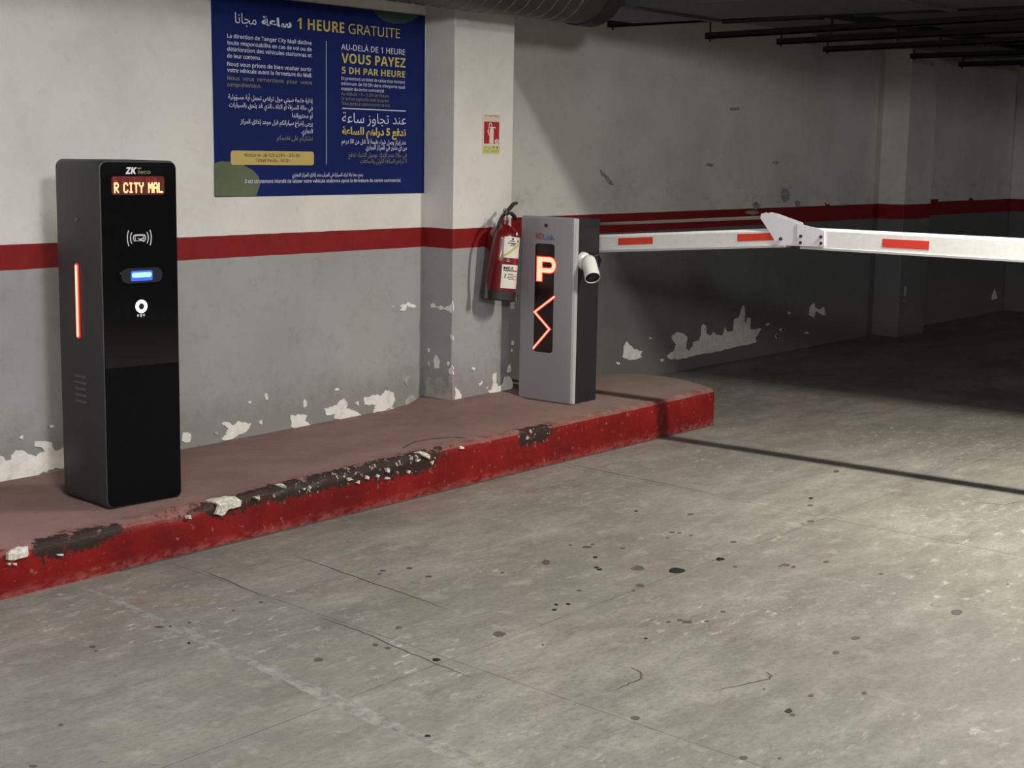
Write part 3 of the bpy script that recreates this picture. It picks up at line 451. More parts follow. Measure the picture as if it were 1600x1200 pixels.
DATA = json.loads(r'''{"left":[[[3.4348,0.2752],[3.4431,0.2634],[3.4632,0.2498],[3.4869,0.2489],[3.4844,0.2626],[3.509,0.283],[3.5478,0.2787],[3.5651,0.2587],[3.6011,0.2454],[3.623,0.2584],[3.6416,0.2611],[3.6359,0.2755],[3.6208,0.283],[3.5968,0.2945],[3.6003,0.3075],[3.6217,0.3085],[3.6766,0.2914],[3.6854,0.2738],[3.6973,0.2558],[3.7128,0.2535],[3.7227,0.2658],[3.7635,0.2572],[3.7884,0.2399],[3.7927,0.1728],[3.6729,0.1802],[3.6169,0.1699],[3.5794,0.1487],[3.5191,0.153],[3.3722,0.1634],[3.2582,0.1638],[3.2572,0.2728],[3.3479,0.2749],[3.3918,0.292]],[[3.5454,0.3339],[3.5439,0.3299],[3.5387,0.3276],[3.5325,0.3282],[3.5288,0.3338],[3.5298,0.3384],[3.5343,0.3409],[3.5394,0.3435],[3.5454,0.3394]],[[3.6957,0.3622],[3.6893,0.3586],[3.6817,0.3567],[3.6705,0.3609],[3.6647,0.3639],[3.6654,0.368],[3.672,0.3699],[3.6824,0.3712],[3.6907,0.3666]],[[4.3622,0.2394],[4.3842,0.2423],[4.4097,0.233],[4.4167,0.2113],[4.4089,0.1916],[4.3759,0.1933],[4.3615,0.2071]],[[4.5897,0.2555],[4.6353,0.2588],[4.6604,0.2356],[4.6949,0.2512],[4.7691,0.2281],[4.746,0.1949],[4.694,0.1845],[4.651,0.1703],[4.5918,0.1785],[4.6175,0.2015],[4.6297,0.2264]],[[5.0239,0.2364],[5.0701,0.2347],[5.1357,0.2293],[5.1261,0.1997],[5.1638,0.1766],[5.1071,0.1631],[5.0327,0.1799]],[[5.256,0.2425],[5.2987,0.2444],[5.3379,0.2539],[5.3872,0.2837],[5.4171,0.2587],[5.4071,0.224],[5.4572,0.2107],[5.5181,0.1741],[5.4372,0.1699],[5.3674,0.1716],[5.3182,0.1808],[5.328,0.2052],[5.2695,0.2125]],[[5.5383,0.2661],[5.6207,0.2712],[5.6625,0.2634],[5.6939,0.2849],[5.747,0.2715],[5.7686,0.2245],[5.7369,0.1911],[5.6735,0.1767],[5.6004,0.1755],[5.621,0.2199],[5.5384,0.2298]],[[4.8828,0.3451],[4.8798,0.3332],[4.8725,0.3305],[4.8655,0.3331],[4.8627,0.3422],[4.8602,0.3524],[4.867,0.3622],[4.8727,0.363],[4.8787,0.3557]],[[4.7752,0.3349],[4.7712,0.3317],[4.7666,0.3302],[4.7612,0.3304],[4.758,0.3347],[4.7561,0.3389],[4.7619,0.3413],[4.7668,0.3424],[4.7708,0.3392]],[[5.1336,0.2854],[5.1305,0.2738],[5.1252,0.2662],[5.1158,0.2697],[5.1134,0.2824],[5.1088,0.2949],[5.1169,0.305],[5.1252,0.3056],[5.1316,0.2952]],[[5.3585,0.3298],[5.3547,0.324],[5.3463,0.3248],[5.3378,0.3261],[5.3282,0.3306],[5.3311,0.3352],[5.3349,0.3392],[5.3461,0.3377],[5.3532,0.3349]],[[5.502,0.2414],[5.4958,0.2369],[5.4896,0.2331],[5.4818,0.2366],[5.4734,0.2421],[5.4722,0.2477],[5.4815,0.2507],[5.4894,0.2508],[5.4967,0.2482]],[[4.8456,0.2276],[4.8403,0.2231],[4.8356,0.2212],[4.8296,0.2207],[4.8261,0.2277],[4.823,0.2337],[4.8281,0.2374],[4.8363,0.2383],[4.8429,0.2344]],[[4.5683,0.2108],[4.5651,0.2047],[4.5606,0.2017],[4.5543,0.2046],[4.5487,0.2103],[4.5488,0.2165],[4.5539,0.221],[4.5605,0.2221],[4.5676,0.2156]],[[5.6525,0.1793],[5.7476,0.1854],[5.8554,0.1812],[5.8121,0.167],[5.663,0.1632],[5.5386,0.1701]],[[5.8402,0.3275],[5.8586,0.3485],[5.881,0.3436],[5.8775,0.3235],[5.8591,0.2947],[5.8478,0.3062]],[[5.845,0.209],[5.8783,0.2386],[5.916,0.2342],[5.9695,0.1943],[5.9621,0.1743],[5.8564,0.1794]],[[5.8036,0.7258],[5.8441,0.7256],[5.8662,0.7317],[5.9185,0.718],[5.9261,0.7073],[5.8962,0.7018],[5.8589,0.717],[5.8407,0.6931],[5.8039,0.6982],[5.8221,0.712],[5.8037,0.7158]],[[5.7696,0.7156],[5.7654,0.7137],[5.7586,0.7128],[5.7497,0.713],[5.7479,0.7159],[5.7454,0.7188],[5.7502,0.7213],[5.758,0.7198],[5.7663,0.718]]],"side":[[[5.3377,0.72],[5.3141,0.7243],[5.2971,0.7129],[5.2601,0.7158],[5.2333,0.7128],[5.2067,0.7199],[5.1793,0.7496],[5.1785,0.6944],[5.193,0.6882],[5.2331,0.7002],[5.2599,0.6981],[5.3003,0.7051],[5.3342,0.705]],[[5.3105,0.4285],[5.2939,0.4532],[5.2699,0.4274],[5.2693,0.3865],[5.3032,0.383]],[[5.2227,0.4219],[5.2094,0.4309],[5.1959,0.4195],[5.209,0.4054]],[[5.202,0.3832],[5.1824,0.4081],[5.1742,0.3962],[5.1737,0.3632],[5.2018,0.3654]],[[5.3706,0.3037],[5.3435,0.3325],[5.3127,0.3203],[5.2822,0.3338],[5.262,0.3437],[5.2279,0.314],[5.2142,0.2899],[5.2008,0.2914],[5.2116,0.3465],[5.1883,0.3566],[5.1735,0.3505],[5.1717,0.223],[5.2806,0.2],[5.3693,0.1792],[5.3699,0.2364],[5.3565,0.2638]],[[5.3534,0.4834],[5.3398,0.4822],[5.3416,0.464],[5.3519,0.4682]],[[5.3513,0.4142],[5.3388,0.3948],[5.3497,0.3937]],[[5.1913,0.5722],[5.1766,0.5659],[5.1763,0.5406],[5.1876,0.5421]]],"front":[[[6.0116,0.2902],[6.0368,0.2668],[6.0605,0.2461],[6.0609,0.2228],[6.0127,0.2233]],[[6.1406,0.3794],[6.1763,0.3784],[6.1647,0.3641],[6.1487,0.3683]],[[6.2102,0.2864],[6.2382,0.2964],[6.2344,0.2864],[6.2144,0.2781]],[[6.2673,0.2618],[6.2836,0.2573],[6.2757,0.2477]],[[6.284,0.2389],[6.3126,0.2409],[6.3203,0.2612],[6.3236,0.2978],[6.3268,0.3343],[6.3516,0.3291],[6.3563,0.3048],[6.3447,0.2744],[6.3824,0.2543],[6.4153,0.2667],[6.4228,0.3031],[6.4733,0.2978],[6.4867,0.2696],[6.5001,0.2413],[6.4836,0.2271],[6.3997,0.2231],[6.3008,0.2185]],[[6.4511,0.3428],[6.4673,0.3651],[6.4847,0.3447],[6.4726,0.3219],[6.4515,0.3268]],[[6.4849,0.4939],[6.4975,0.4954],[6.5024,0.4711],[6.4897,0.4722]],[[6.4818,0.4516],[6.4949,0.4371],[6.4822,0.4383]],[[6.4751,0.7063],[6.496,0.7102],[6.4928,0.6708],[6.4759,0.6746]],[[6.5034,0.7466],[6.5329,0.7474],[6.5337,0.7183],[6.5128,0.709]]],"right":[[[8.392,0.1656],[8.396,0.2482],[8.427,0.2731],[8.5277,0.2086],[8.6193,0.1908],[8.5958,0.1649],[8.6218,0.1437],[8.4823,0.1384]],[[8.9289,0.124],[8.9716,0.1392],[9.0234,0.1537],[9.0473,0.195],[8.9922,0.2336],[8.9902,0.2674],[9.0509,0.2816],[9.1409,0.2645],[9.1876,0.2363],[9.1819,0.1831],[9.1744,0.1594],[9.2211,0.1355],[9.2735,0.1701],[9.263,0.1906],[9.3543,0.1974],[9.3795,0.2348],[9.3759,0.2894],[9.4021,0.312],[9.4406,0.2942],[9.4541,0.2335],[9.502,0.2196],[9.5478,0.2407],[9.5875,0.2174],[9.6841,0.2093],[9.7088,0.2679],[9.7408,0.2299],[9.8295,0.2226],[9.8324,0.314],[9.9009,0.3242],[9.9451,0.3977],[9.9681,0.4114],[9.9855,0.3949],[9.9903,0.3329],[9.9834,0.2923],[10.0163,0.2589],[10.0224,0.31],[10.0734,0.3062],[10.0801,0.2228],[10.2457,0.2147],[10.1678,0.1531],[10.1713,0.111],[9.9277,0.1067],[9.6537,0.0958],[9.3519,0.0938],[9.1342,0.085],[8.9742,0.0956]],[[8.7339,0.27],[8.7294,0.2665],[8.7188,0.2659],[8.7062,0.2683],[8.6992,0.2713],[8.6976,0.2752],[8.7071,0.277],[8.7172,0.2757],[8.7279,0.274]],[[10.3725,0.2362],[10.3607,0.2317],[10.3499,0.229],[10.3356,0.2302],[10.3188,0.2379],[10.3211,0.2432],[10.3303,0.2467],[10.3474,0.247],[10.3663,0.2415]],[[10.6148,0.1744],[10.6169,0.1683],[10.5962,0.1655],[10.5746,0.1711],[10.5587,0.1762],[10.5649,0.182],[10.5754,0.1865],[10.5937,0.1865],[10.6092,0.1799]],[[10.5107,0.1348],[10.5085,0.1243],[10.5,0.1246],[10.4907,0.1239],[10.4833,0.1318],[10.4825,0.1411],[10.4886,0.1507],[10.4973,0.1514],[10.5088,0.1445]],[[8.3525,0.1326],[8.3449,0.1274],[8.3337,0.1253],[8.3202,0.1279],[8.3074,0.1342],[8.31,0.139],[8.3175,0.1424],[8.3332,0.141],[8.3428,0.1378]],[[8.892,0.0987],[8.8876,0.0942],[8.8736,0.093],[8.8596,0.096],[8.852,0.0993],[8.8534,0.1054],[8.8601,0.1083],[8.872,0.1071],[8.8873,0.1052]],[[11.0124,0.2591],[11.0143,0.3236],[11.085,0.3511],[11.1164,0.31],[11.201,0.291],[11.2632,0.3089],[11.2985,0.2381],[11.219,0.2505],[11.1322,0.2894],[11.0966,0.2334]],[[10.6994,0.3011],[10.6956,0.296],[10.6815,0.2929],[10.6677,0.2935],[10.6567,0.3002],[10.6611,0.3073],[10.6655,0.3127],[10.6797,0.3133],[10.6903,0.309]],[[10.6148,0.1747],[10.6125,0.1673],[10.5802,0.1681],[10.5527,0.1699],[10.5227,0.1778],[10.5324,0.1849],[10.5466,0.1887],[10.5789,0.186],[10.601,0.1829]],[[10.5131,0.1327],[10.5072,0.1204],[10.4969,0.12],[10.4857,0.1176],[10.4707,0.1295],[10.4726,0.1413],[10.4829,0.1482],[10.4933,0.1537],[10.5083,0.1451]],[[11.0208,0.1159],[11.0154,0.1079],[10.9928,0.1059],[10.9642,0.1108],[10.9395,0.1192],[10.946,0.1253],[10.9676,0.128],[10.9912,0.1275],[11.0105,0.1253]],[[13.0972,0.1206],[13.1047,0.1933],[13.1533,0.2193],[13.2353,0.1328],[13.1872,0.0994]],[[14.8636,0.1533],[14.9333,0.2374],[15.0228,0.1349],[14.8889,0.1275]],[[13.0231,0.1625],[13.0229,0.1527],[13.011,0.1471],[12.9954,0.1514],[12.9868,0.1599],[12.9842,0.1701],[12.9938,0.1748],[13.0072,0.1771],[13.0165,0.1706]]],"p2side":[[[5.8674,0.3034],[5.8382,0.3195],[5.7969,0.2531],[5.7918,0.163],[5.8466,0.2005]],[[5.9566,0.1357],[5.8894,0.1551],[5.8407,0.0962],[5.9153,0.0759]]],"p2front":[[[12.2686,0.4336],[12.3206,0.4306],[12.3185,0.348],[12.273,0.3508]],[[12.3136,0.3068],[12.304,0.3002],[12.2912,0.2987],[12.2744,0.3007],[12.267,0.3058],[12.2659,0.3143],[12.2734,0.3173],[12.2883,0.3202],[12.3008,0.3146]]],"scuff":[[[8.0612,1.4207],[8.1192,1.3962],[8.1705,1.3715],[8.2234,1.3217],[8.1654,1.3262],[8.1351,1.3593],[8.0843,1.3799]],[[9.7977,1.8557],[9.7759,1.8455],[9.745,1.8401],[9.6904,1.8391],[9.6692,1.8466],[9.6562,1.8559],[9.7002,1.8645],[9.7426,1.8657],[9.7847,1.8651]],[[10.6077,1.2224],[10.5945,1.1929],[10.5555,1.1691],[10.5109,1.1719],[10.4722,1.2078],[10.4634,1.2444],[10.4934,1.275],[10.5447,1.2777],[10.5882,1.256]],[[10.1681,1.1512],[10.1329,1.1327],[10.1044,1.125],[10.0598,1.1321],[10.0397,1.1458],[10.0237,1.1645],[10.0552,1.1728],[10.1019,1.1827],[10.139,1.1655]],[[10.4298,1.4717],[10.4112,1.4646],[10.3768,1.4606],[10.3381,1.4612],[10.316,1.4658],[10.3064,1.4765],[10.3384,1.4826],[10.3743,1.4823],[10.4058,1.4822]],[[9.4693,1.4495],[9.4463,1.4419],[9.4174,1.4379],[9.378,1.4412],[9.3627,1.4449],[9.3416,1.4524],[9.373,1.4581],[9.4151,1.4614],[9.4457,1.4566]],[[10.7917,1.1554],[10.7758,1.1447],[10.7497,1.1342],[10.7149,1.1385],[10.693,1.1492],[10.6899,1.1624],[10.7104,1.176],[10.7472,1.1778],[10.7828,1.1657]],[[10.1399,1.0991],[10.1395,1.0915],[10.0562,1.0855],[9.9941,1.0881],[9.9462,1.0984],[9.93,1.1088],[9.9928,1.1155],[10.0533,1.1154],[10.1041,1.1095]]],"spots":[[4.6654,2.93,0.0209,-0.0231,-0.0331,-0.0212,0],[4.5984,3.056,0.0177,-0.0196,-0.0292,-0.0197,1],[4.9154,2.8938,0.0116,-0.0128,-0.02,-0.012,0],[4.4308,3.3598,0.0114,-0.0125,-0.0285,-0.0218,2],[4.979,3.0481,0.0273,-0.0299,-0.0331,-0.0207,3],[4.9179,2.9323,0.0234,-0.0257,-0.0321,-0.0196,3],[5.1785,2.9902,0.0087,-0.0095,-0.0132,-0.0078,1],[6.0962,3.1302,0.008,-0.0086,-0.0175,-0.0092,0],[5.9681,3.0659,0.0098,-0.0106,-0.0168,-0.0089,1],[5.7015,2.9224,0.0112,-0.0121,-0.0184,-0.0097,1],[6.7172,3.3177,0.011,-0.0117,-0.0278,-0.0141,1],[5.461,3.3685,0.0094,-0.0102,-0.0149,-0.0094,1],[5.3503,3.5745,0.0057,-0.0061,-0.0098,-0.0067,0],[5.1428,3.2575,0.0089,-0.0097,-0.0116,-0.0075,1],[5.1552,3.2285,0.0071,-0.0078,-0.009,-0.0057,1],[5.0511,3.2197,0.0053,-0.0057,-0.0087,-0.0056,1],[5.1514,3.171,0.0053,-0.0058,-0.0089,-0.0056,1],[4.7177,3.3779,0.0136,-0.0149,-0.0142,-0.0103,1],[4.7649,3.3841,0.0068,-0.0075,-0.0096,-0.0069,1],[4.6157,3.2647,0.0066,-0.0073,-0.0113,-0.0081,0],[4.501,3.1765,0.0064,-0.0071,-0.0108,-0.0077,0],[4.4876,3.1523,0.008,-0.0088,-0.0107,-0.0076,0],[4.7968,3.2624,0.0068,-0.0074,-0.0096,-0.0066,1],[4.6972,3.4437,0.0051,-0.0056,-0.0079,-0.0059,2],[4.2147,3.0463,0.0061,-0.0067,-0.0096,-0.007,1],[4.4127,2.9221,0.0108,-0.012,-0.0169,-0.0114,2],[4.3438,2.9029,0.0046,-0.0051,-0.0099,-0.0067,2],[4.0257,3.0051,0.0044,-0.0049,-0.0089,-0.0067,0],[4.0595,2.9786,0.0059,-0.0065,-0.009,-0.0067,0],[3.9746,2.9745,0.0058,-0.0065,-0.0087,-0.0066,0],[4.8599,2.7937,0.0065,-0.0072,-0.0093,-0.0055,1],[5.013,2.6646,0.0132,-0.0145,-0.0161,-0.0088,2],[5.0085,2.6297,0.0066,-0.0072,-0.0121,-0.0065,2],[4.9821,2.6721,0.0049,-0.0054,-0.008,-0.0044,2],[5.1585,2.5716,0.0083,-0.0092,-0.0126,-0.0065,2],[4.1613,2.5645,0.0114,-0.0127,-0.013,-0.0082,2],[4.162,2.5948,0.0071,-0.008,-0.0089,-0.0057,2],[4.2098,2.5204,0.0057,-0.0064,-0.0078,-0.0048,2],[4.1187,2.6121,0.0057,-0.0063,-0.0088,-0.0057,2],[4.3395,2.5345,0.0073,-0.0081,-0.0094,-0.0057,1],[3.924,2.5704,0.0041,-0.0046,-0.0065,-0.0043,0],[4.8688,1.9325,0.0148,-0.0165,-0.0268,-0.0112,1],[4.3804,2.0672,0.0111,-0.0125,-0.0169,-0.0083,1],[4.2039,2.0478,0.008,-0.0091,-0.014,-0.0071,1],[4.9027,2.0274,0.0135,-0.0151,-0.0217,-0.0094,3],[4.652,2.1747,0.0206,-0.023,-0.0336,-0.0163,3],[3.657,1.9154,0.0071,-0.0081,-0.0154,-0.0084,0],[3.6378,1.8931,0.0059,-0.0067,-0.0109,-0.0059,1],[3.3307,2.2071,0.0093,-0.0106,-0.0126,-0.0086,1],[3.9298,1.8198,0.0062,-0.007,-0.0122,-0.0059,1],[3.8086,1.926,0.0061,-0.007,-0.0094,-0.005,1],[3.7659,2.0537,0.0025,-0.0028,-0.0047,-0.0027,1],[3.2842,1.8412,0.0076,-0.0087,-0.011,-0.0064,1],[3.3413,1.7693,0.0033,-0.0037,-0.0056,-0.0031,1],[3.6484,2.948,0.0136,-0.0153,-0.0201,-0.0164,1],[3.3304,2.9338,0.009,-0.0102,-0.0096,-0.0085,0],[3.0937,3.201,0.0102,-0.0115,-0.0114,-0.0117,1],[3.3114,3.1179,0.0066,-0.0074,-0.0089,-0.0084,1],[3.3087,3.1673,0.0066,-0.0074,-0.0089,-0.0086,1],[3.4834,3.2322,0.0069,-0.0077,-0.0088,-0.0082,1],[4.0285,3.685,0.0079,-0.0087,-0.0096,-0.0088,1],[3.8984,3.7137,0.0047,-0.0052,-0.0073,-0.007,1],[3.9371,3.7344,0.0078,-0.0087,-0.0081,-0.0077,1],[3.9074,3.5429,0.0153,-0.0169,-0.012,-0.0109,3],[3.9933,3.5586,0.0078,-0.0086,-0.0093,-0.0084,2],[4.2117,3.3927,0.0047,-0.0052,-0.0086,-0.007,1],[3.3785,3.7708,0.0058,-0.0064,-0.0065,-0.0072,1],[3.2542,3.7679,0.0042,-0.0047,-0.0047,-0.0054,1],[2.9787,3.808,0.0095,-0.0106,-0.0067,-0.0084,1],[3.0086,3.7844,0.0054,-0.0061,-0.0059,-0.0073,0],[3.0724,3.7733,0.0041,-0.0046,-0.0056,-0.0069,1],[2.9378,3.6127,0.0039,-0.0044,-0.0052,-0.0063,0],[2.72,3.8022,0.0064,-0.0073,-0.0066,-0.0091,1],[2.7046,3.7649,0.0038,-0.0043,-0.0043,-0.0059,1],[2.8606,2.5488,0.0055,-0.0063,-0.0066,-0.0059,0],[5.329,1.9303,0.0032,-0.0035,-0.0083,-0.0032,1],[5.1424,2.3383,0.0065,-0.0072,-0.0098,-0.0046,1],[3.6551,2.7775,0.0027,-0.003,-0.0049,-0.0038,1],[3.4881,2.5322,0.0063,-0.0071,-0.0089,-0.0066,3],[3.1784,2.6345,0.006,-0.0068,-0.0117,-0.0098,3],[2.2771,2.9416,0.0083,-0.0096,-0.005,-0.0064,3],[2.2104,3.0489,0.0084,-0.0096,-0.0074,-0.01,3],[2.0718,3.1531,0.0072,-0.0083,-0.0046,-0.0068,1],[2.2768,3.3323,0.0044,-0.0051,-0.0054,-0.0077,2]],"cracks":[[[3.6525,2.1588],[3.8543,2.0842],[3.8803,2.0966],[3.9026,2.1221]],[[3.5033,4.2115],[3.4262,3.8173]],[[3.8647,4.1427],[3.7998,3.6603],[3.7405,3.2455]],[[3.4549,2.3754],[3.6062,2.3736],[3.6502,2.4077],[3.6689,2.4551]],[[6.5368,2.5378],[6.577,2.4209],[6.7262,2.3893]],[[5.9462,4.3944],[5.9116,3.9331],[5.8646,3.4486]],[[3.3906,3.4986],[3.3779,3.3101],[3.3246,3.0388],[3.2796,2.7437]]],"chips":[[[3.7335,0.1969],[3.7747,0.2025],[3.8484,0.1901],[3.8708,0.1634],[3.8607,0.1447],[3.8057,0.1391],[3.7734,0.122],[3.7418,0.1327],[3.7582,0.1625]],[[4.0894,0.1969],[4.117,0.1924],[4.1169,0.1766],[4.0962,0.1827]],[[3.9367,0.1676],[3.9667,0.1651],[3.9665,0.1522],[3.9466,0.1582]],[[4.904,0.2067],[4.9377,0.2046],[4.9763,0.1787],[4.968,0.1654],[4.9295,0.1856]],[[4.9767,0.1496],[4.998,0.1551],[4.9897,0.1359]],[[2.8386,0.1542],[2.8586,0.1636],[2.9256,0.1594],[2.917,0.1295],[2.8821,0.1299],[2.8403,0.1339]],[[2.8374,0.1233],[2.8473,0.1235],[2.8494,0.1164],[2.8397,0.1184]],[[2.8595,0.121],[2.8716,0.1163],[2.8714,0.1096],[2.8592,0.1144]],[[4.454,0.1598],[4.4692,0.1629],[4.4882,0.1461],[4.4616,0.1476]],[[4.5073,0.132],[4.5265,0.14],[4.5266,0.1234]],[[4.6317,0.1484],[4.6476,0.1431],[4.6436,0.1325],[4.6318,0.1372]],[[4.6912,0.1672],[4.7113,0.1613],[4.7074,0.145],[4.6953,0.1497]],[[4.6914,0.1277],[4.7116,0.1217],[4.7036,0.1145],[4.6875,0.1199]],[[4.8256,0.1351],[4.8422,0.1297],[4.8381,0.1188],[4.8257,0.1236]],[[3.0314,0.118],[3.0572,0.1128],[3.0544,0.1064],[3.0338,0.1129]],[[3.6057,0.1496],[3.624,0.1488],[3.6237,0.1364],[3.6085,0.1392]],[[5.1816,0.1902],[5.2041,0.187],[5.2042,0.178],[5.1817,0.1812]],[[4.5652,0.1533],[4.5846,0.1446],[4.5808,0.1341],[4.5652,0.1394]],[[4.8834,0.1751],[4.9086,0.1743],[4.9086,0.1656],[4.8877,0.1659]],[[4.1976,0.1608],[4.2154,0.1578],[4.2082,0.1484]],[[4.2297,0.1582],[4.244,0.1585],[4.2404,0.1484]]],"text":[["a","مجانا",4.6974,4.8254,2.0768,0.0493,"w",0],["a","ساعة",4.8565,5.0437,2.0804,0.0387,"w",1],["l","1 HEURE",5.0804,5.3912,2.0788,0.0515,"y",1],["l","GRATUITE",5.4202,5.7882,2.0803,0.0472,"y",0],["l","La direction de Tanger City Mall décline",4.651,5.1724,2.0094,0.0175,"w",0.35],["l","toute responsabilité en cas de vol ou de",4.6505,5.1723,1.9796,0.0175,"w",0.35],["l","détérioration des véhicules stationnés et",4.6501,5.1721,1.9514,0.0175,"w",0.35],["l","de leur contenu.",4.6497,4.8509,1.9214,0.0175,"w",0.35],["l","Nous vous prions de bien vouloir sortir",4.6491,5.1718,1.8857,0.0175,"w",0.35],["l","votre véhicule avant la fermeture du Mall.",4.6487,5.1746,1.8583,0.0176,"w",0.35],["l","Nous  vous  remercions  pour  votre",4.6482,5.1745,1.8236,0.0176,"o",0.35],["l","compréhension.",4.6478,4.8522,1.7942,0.0176,"o",0.35],["a","إدارة طنجة سيتي مول ترفض تحمل أية مسؤولية",4.6528,5.1784,1.739,0.0214,"w",0.35],["a","في حالة السرقة أو التلف الذي قد يلحق بالسيارات",4.6579,5.1782,1.7039,0.0214,"w",0.35],["a","أو محتوياتها",5.0448,5.178,1.6664,0.0224,"w",0.35],["a","يرجى إخراج سياراتكم قبل موعد إغلاق المركز",4.7234,5.1779,1.6311,0.0216,"w",0.35],["a","التجاري.",5.1022,5.1777,1.5948,0.0226,"w",0.35],["a","نشكركم على تفهمكم",4.9464,5.1776,1.5603,0.0222,"o",0.35],["l","Nocturne : de 02h à 08h – 200 Dh",4.7484,5.0932,1.4813,0.0145,"k",0.2],["l","Ticket Perdu : 50 Dh",4.8143,5.031,1.4571,0.0147,"k",0.2],["a","يمنع منعا باتا ترك السيارة في المرآب بعد إغلاق المركز التجاري",5.0429,5.5217,1.3896,0.0181,"w",0.35],["l","Il est strictement interdit de laisser votre véhicule stationné après la fermeture du centre commercial.",4.7468,5.8013,1.3602,0.0164,"w",0.35],["l","AU-DELÀ DE 1 HEURE",5.3707,5.827,1.9999,0.028,"w",0.2],["l","VOUS PAYEZ",5.372,5.83,1.937,0.0476,"y",1],["l","5 DH PAR HEURE",5.3741,5.828,1.8869,0.0324,"y",1],["l","En présentant un ticket de caisse d'un montant",5.3706,5.8259,1.8565,0.0153,"w",0.2],["l","minimum de 50 Dh dans n'importe quel",5.3706,5.8261,1.8311,0.0153,"w",0.2],["l","magasin du centre commercial",5.3706,5.6702,1.8064,0.0153,"w",0.2],["l","Au-delà de 1 h – 5 DH de l'heure",5.3706,5.7077,1.7825,0.0154,"o",0.2],["l","Ce tarif est applicable toute la journée",5.3706,5.7079,1.759,0.0154,"o",0.2],["l","Ticket perdu et stationnement de nuit",5.3706,5.7175,1.7356,0.0154,"o",0.2],["a","عند تجاوز ساعة",5.3762,5.8374,1.6511,0.0509,"w",0],["a","تدفع 5 دراهم للساعة",5.3762,5.8379,1.5941,0.0371,"y",0.9],["a","عند إبراز وصل شراء بقيمة لا تقل عن 50 درهم",5.3718,5.8383,1.5504,0.0233,"w",0.35],["a","من أي متجر في المركز التجاري",5.5423,5.8434,1.5228,0.0237,"w",0.35],["a","في حالة عدم الإدلاء بوصل الشراء تدفع",5.4205,5.8437,1.4854,0.0219,"o",0.3],["a","5 دراهم للساعة الأولى والساعات",5.5015,5.844,1.4553,0.0221,"o",0.3]],"box":[[4.6646,1.5072],[5.1858,1.5083],[5.1855,1.4434],[4.6663,1.4418]],"rule":[[5.3763,1.7188],[5.8348,1.72]],"divider":[[5.2642,2.034],[5.2756,1.4467]],"green":[[4.5674,1.3011],[4.568,1.45],[4.6073,1.4588],[4.6714,1.4562],[4.7402,1.442],[4.7981,1.4187],[4.8331,1.3893],[4.8406,1.3538],[4.8164,1.3008]],"green2":[[5.5945,2.2041],[5.6266,2.1757],[5.6728,2.1573],[5.7475,2.1503],[5.8233,2.1558],[5.8855,2.1763],[5.9337,2.2055],[5.9094,2.2069]],"zig":[[4.8262,0.7713],[4.9575,0.6796],[4.8561,0.5956],[4.9632,0.4829]],"P":[[4.947,0.9752],[4.8223,0.8476]],"plateA":[[3.7675,1.2408],[3.741,1.2481],[3.7069,1.2431],[3.5644,1.2037],[3.5588,1.0923],[3.6712,1.0927],[3.7094,1.1458],[3.7701,1.2186]],"plateB":[[3.5657,1.2022],[3.4442,1.1814],[3.4165,1.1719],[3.4127,1.0991],[3.5601,1.0923]],"bolts":[[3.6493,1.1237],[3.5401,1.1414],[3.5402,1.1104],[3.432,1.1435],[3.4304,1.1129]],"slits":[[4.8346,0.6615],[4.7709,0.661],[4.8357,0.6369],[4.768,0.637],[4.8369,0.6099],[4.7651,0.6106],[4.8338,0.5882],[4.7662,0.5861],[4.8347,0.5684],[4.763,0.567]],"bar":[[4.8059,1.0835],[4.8001,0.8106]]}''')
# ------------------------------------------------------------------ the setting
fl = mesh_obj('floor', B(-5, 26, -8, 7, -0.12, -0.022), M['gap'])
structure(fl, 'worn grey concrete floor of the parking lane')
def xj(x0, k): return lambda y: x0+k*(y-1.82)
cols = [lambda y: -5.0, xj(3.27, 0.085), xj(5.74, 0.06), xj(8.9, 0.05), xj(12.2, 0.05), xj(16.0, 0.04), lambda y: 26.0]
rows = [-8.0, -3.2, 0.2, 2.905, 7.0]
for i in range(len(cols)-1):
    for j in range(len(rows)-1):
        y0, y1 = rows[j]+0.0014, rows[j+1]-0.0014
        e = 0.0014
        q = [(cols[i](y0)+e, y0), (cols[i+1](y0)-e, y0), (cols[i+1](y1)-e, y1), (cols[i](y1)+e, y1)]
        mesh_obj('floor_slab', Pr(q, (Vector((0, 0, 0)), X_, Y_, Z_), -0.022, 0.0), M['floor'], fl)
# rough mortar band raked across the lane
bp = [(3.085, 4.36), (3.07, 4.20), (2.99, 3.62), (2.925, 3.15), (2.86, 2.70), (2.805, 2.30), (2.72, 1.7), (2.6, 0.6)]
rnd = random.Random(3)
Lr, Rr = [], []
for (xa, ya), (xb, yb) in zip(bp, bp[1:]):
    for k in range(14):
        f = k/14; X0 = xa+(xb-xa)*f; Y0 = ya+(yb-ya)*f
        wd = 0.024+0.022*noise.noise(Vector((Y0*5, 3.3, 0)))+rnd.uniform(-.007, .007)
        Lr.append((X0-wd, Y0)); Rr.append((X0+wd*0.8+rnd.uniform(-.004, .004), Y0))
bm = bmesh.new()
va = [bm.verts.new((x, y, 0.0)) for x, y in Lr]; vb = [bm.verts.new((x, y, 0.0)) for x, y in Rr]
vm = [bm.verts.new(((a[0]+b_[0])/2, a[1], 0.0012+0.002*abs(noise.noise(Vector((a[1]*9, 0, 0)))))) for a, b_ in zip(Lr, Rr)]
for i in range(len(va)-1):
    bm.faces.new((va[i], vm[i], vm[i+1], va[i+1])); bm.faces.new((vm[i], vb[i], vb[i+1], vm[i+1]))
o = mesh_obj('mortar_band', bm, M['mortar'], fl); o['label'] = 'rough pale mortar band'
smats = [M['spot_black'], M['spot_grey'], M['spot_rust'], M['spot_faint']]
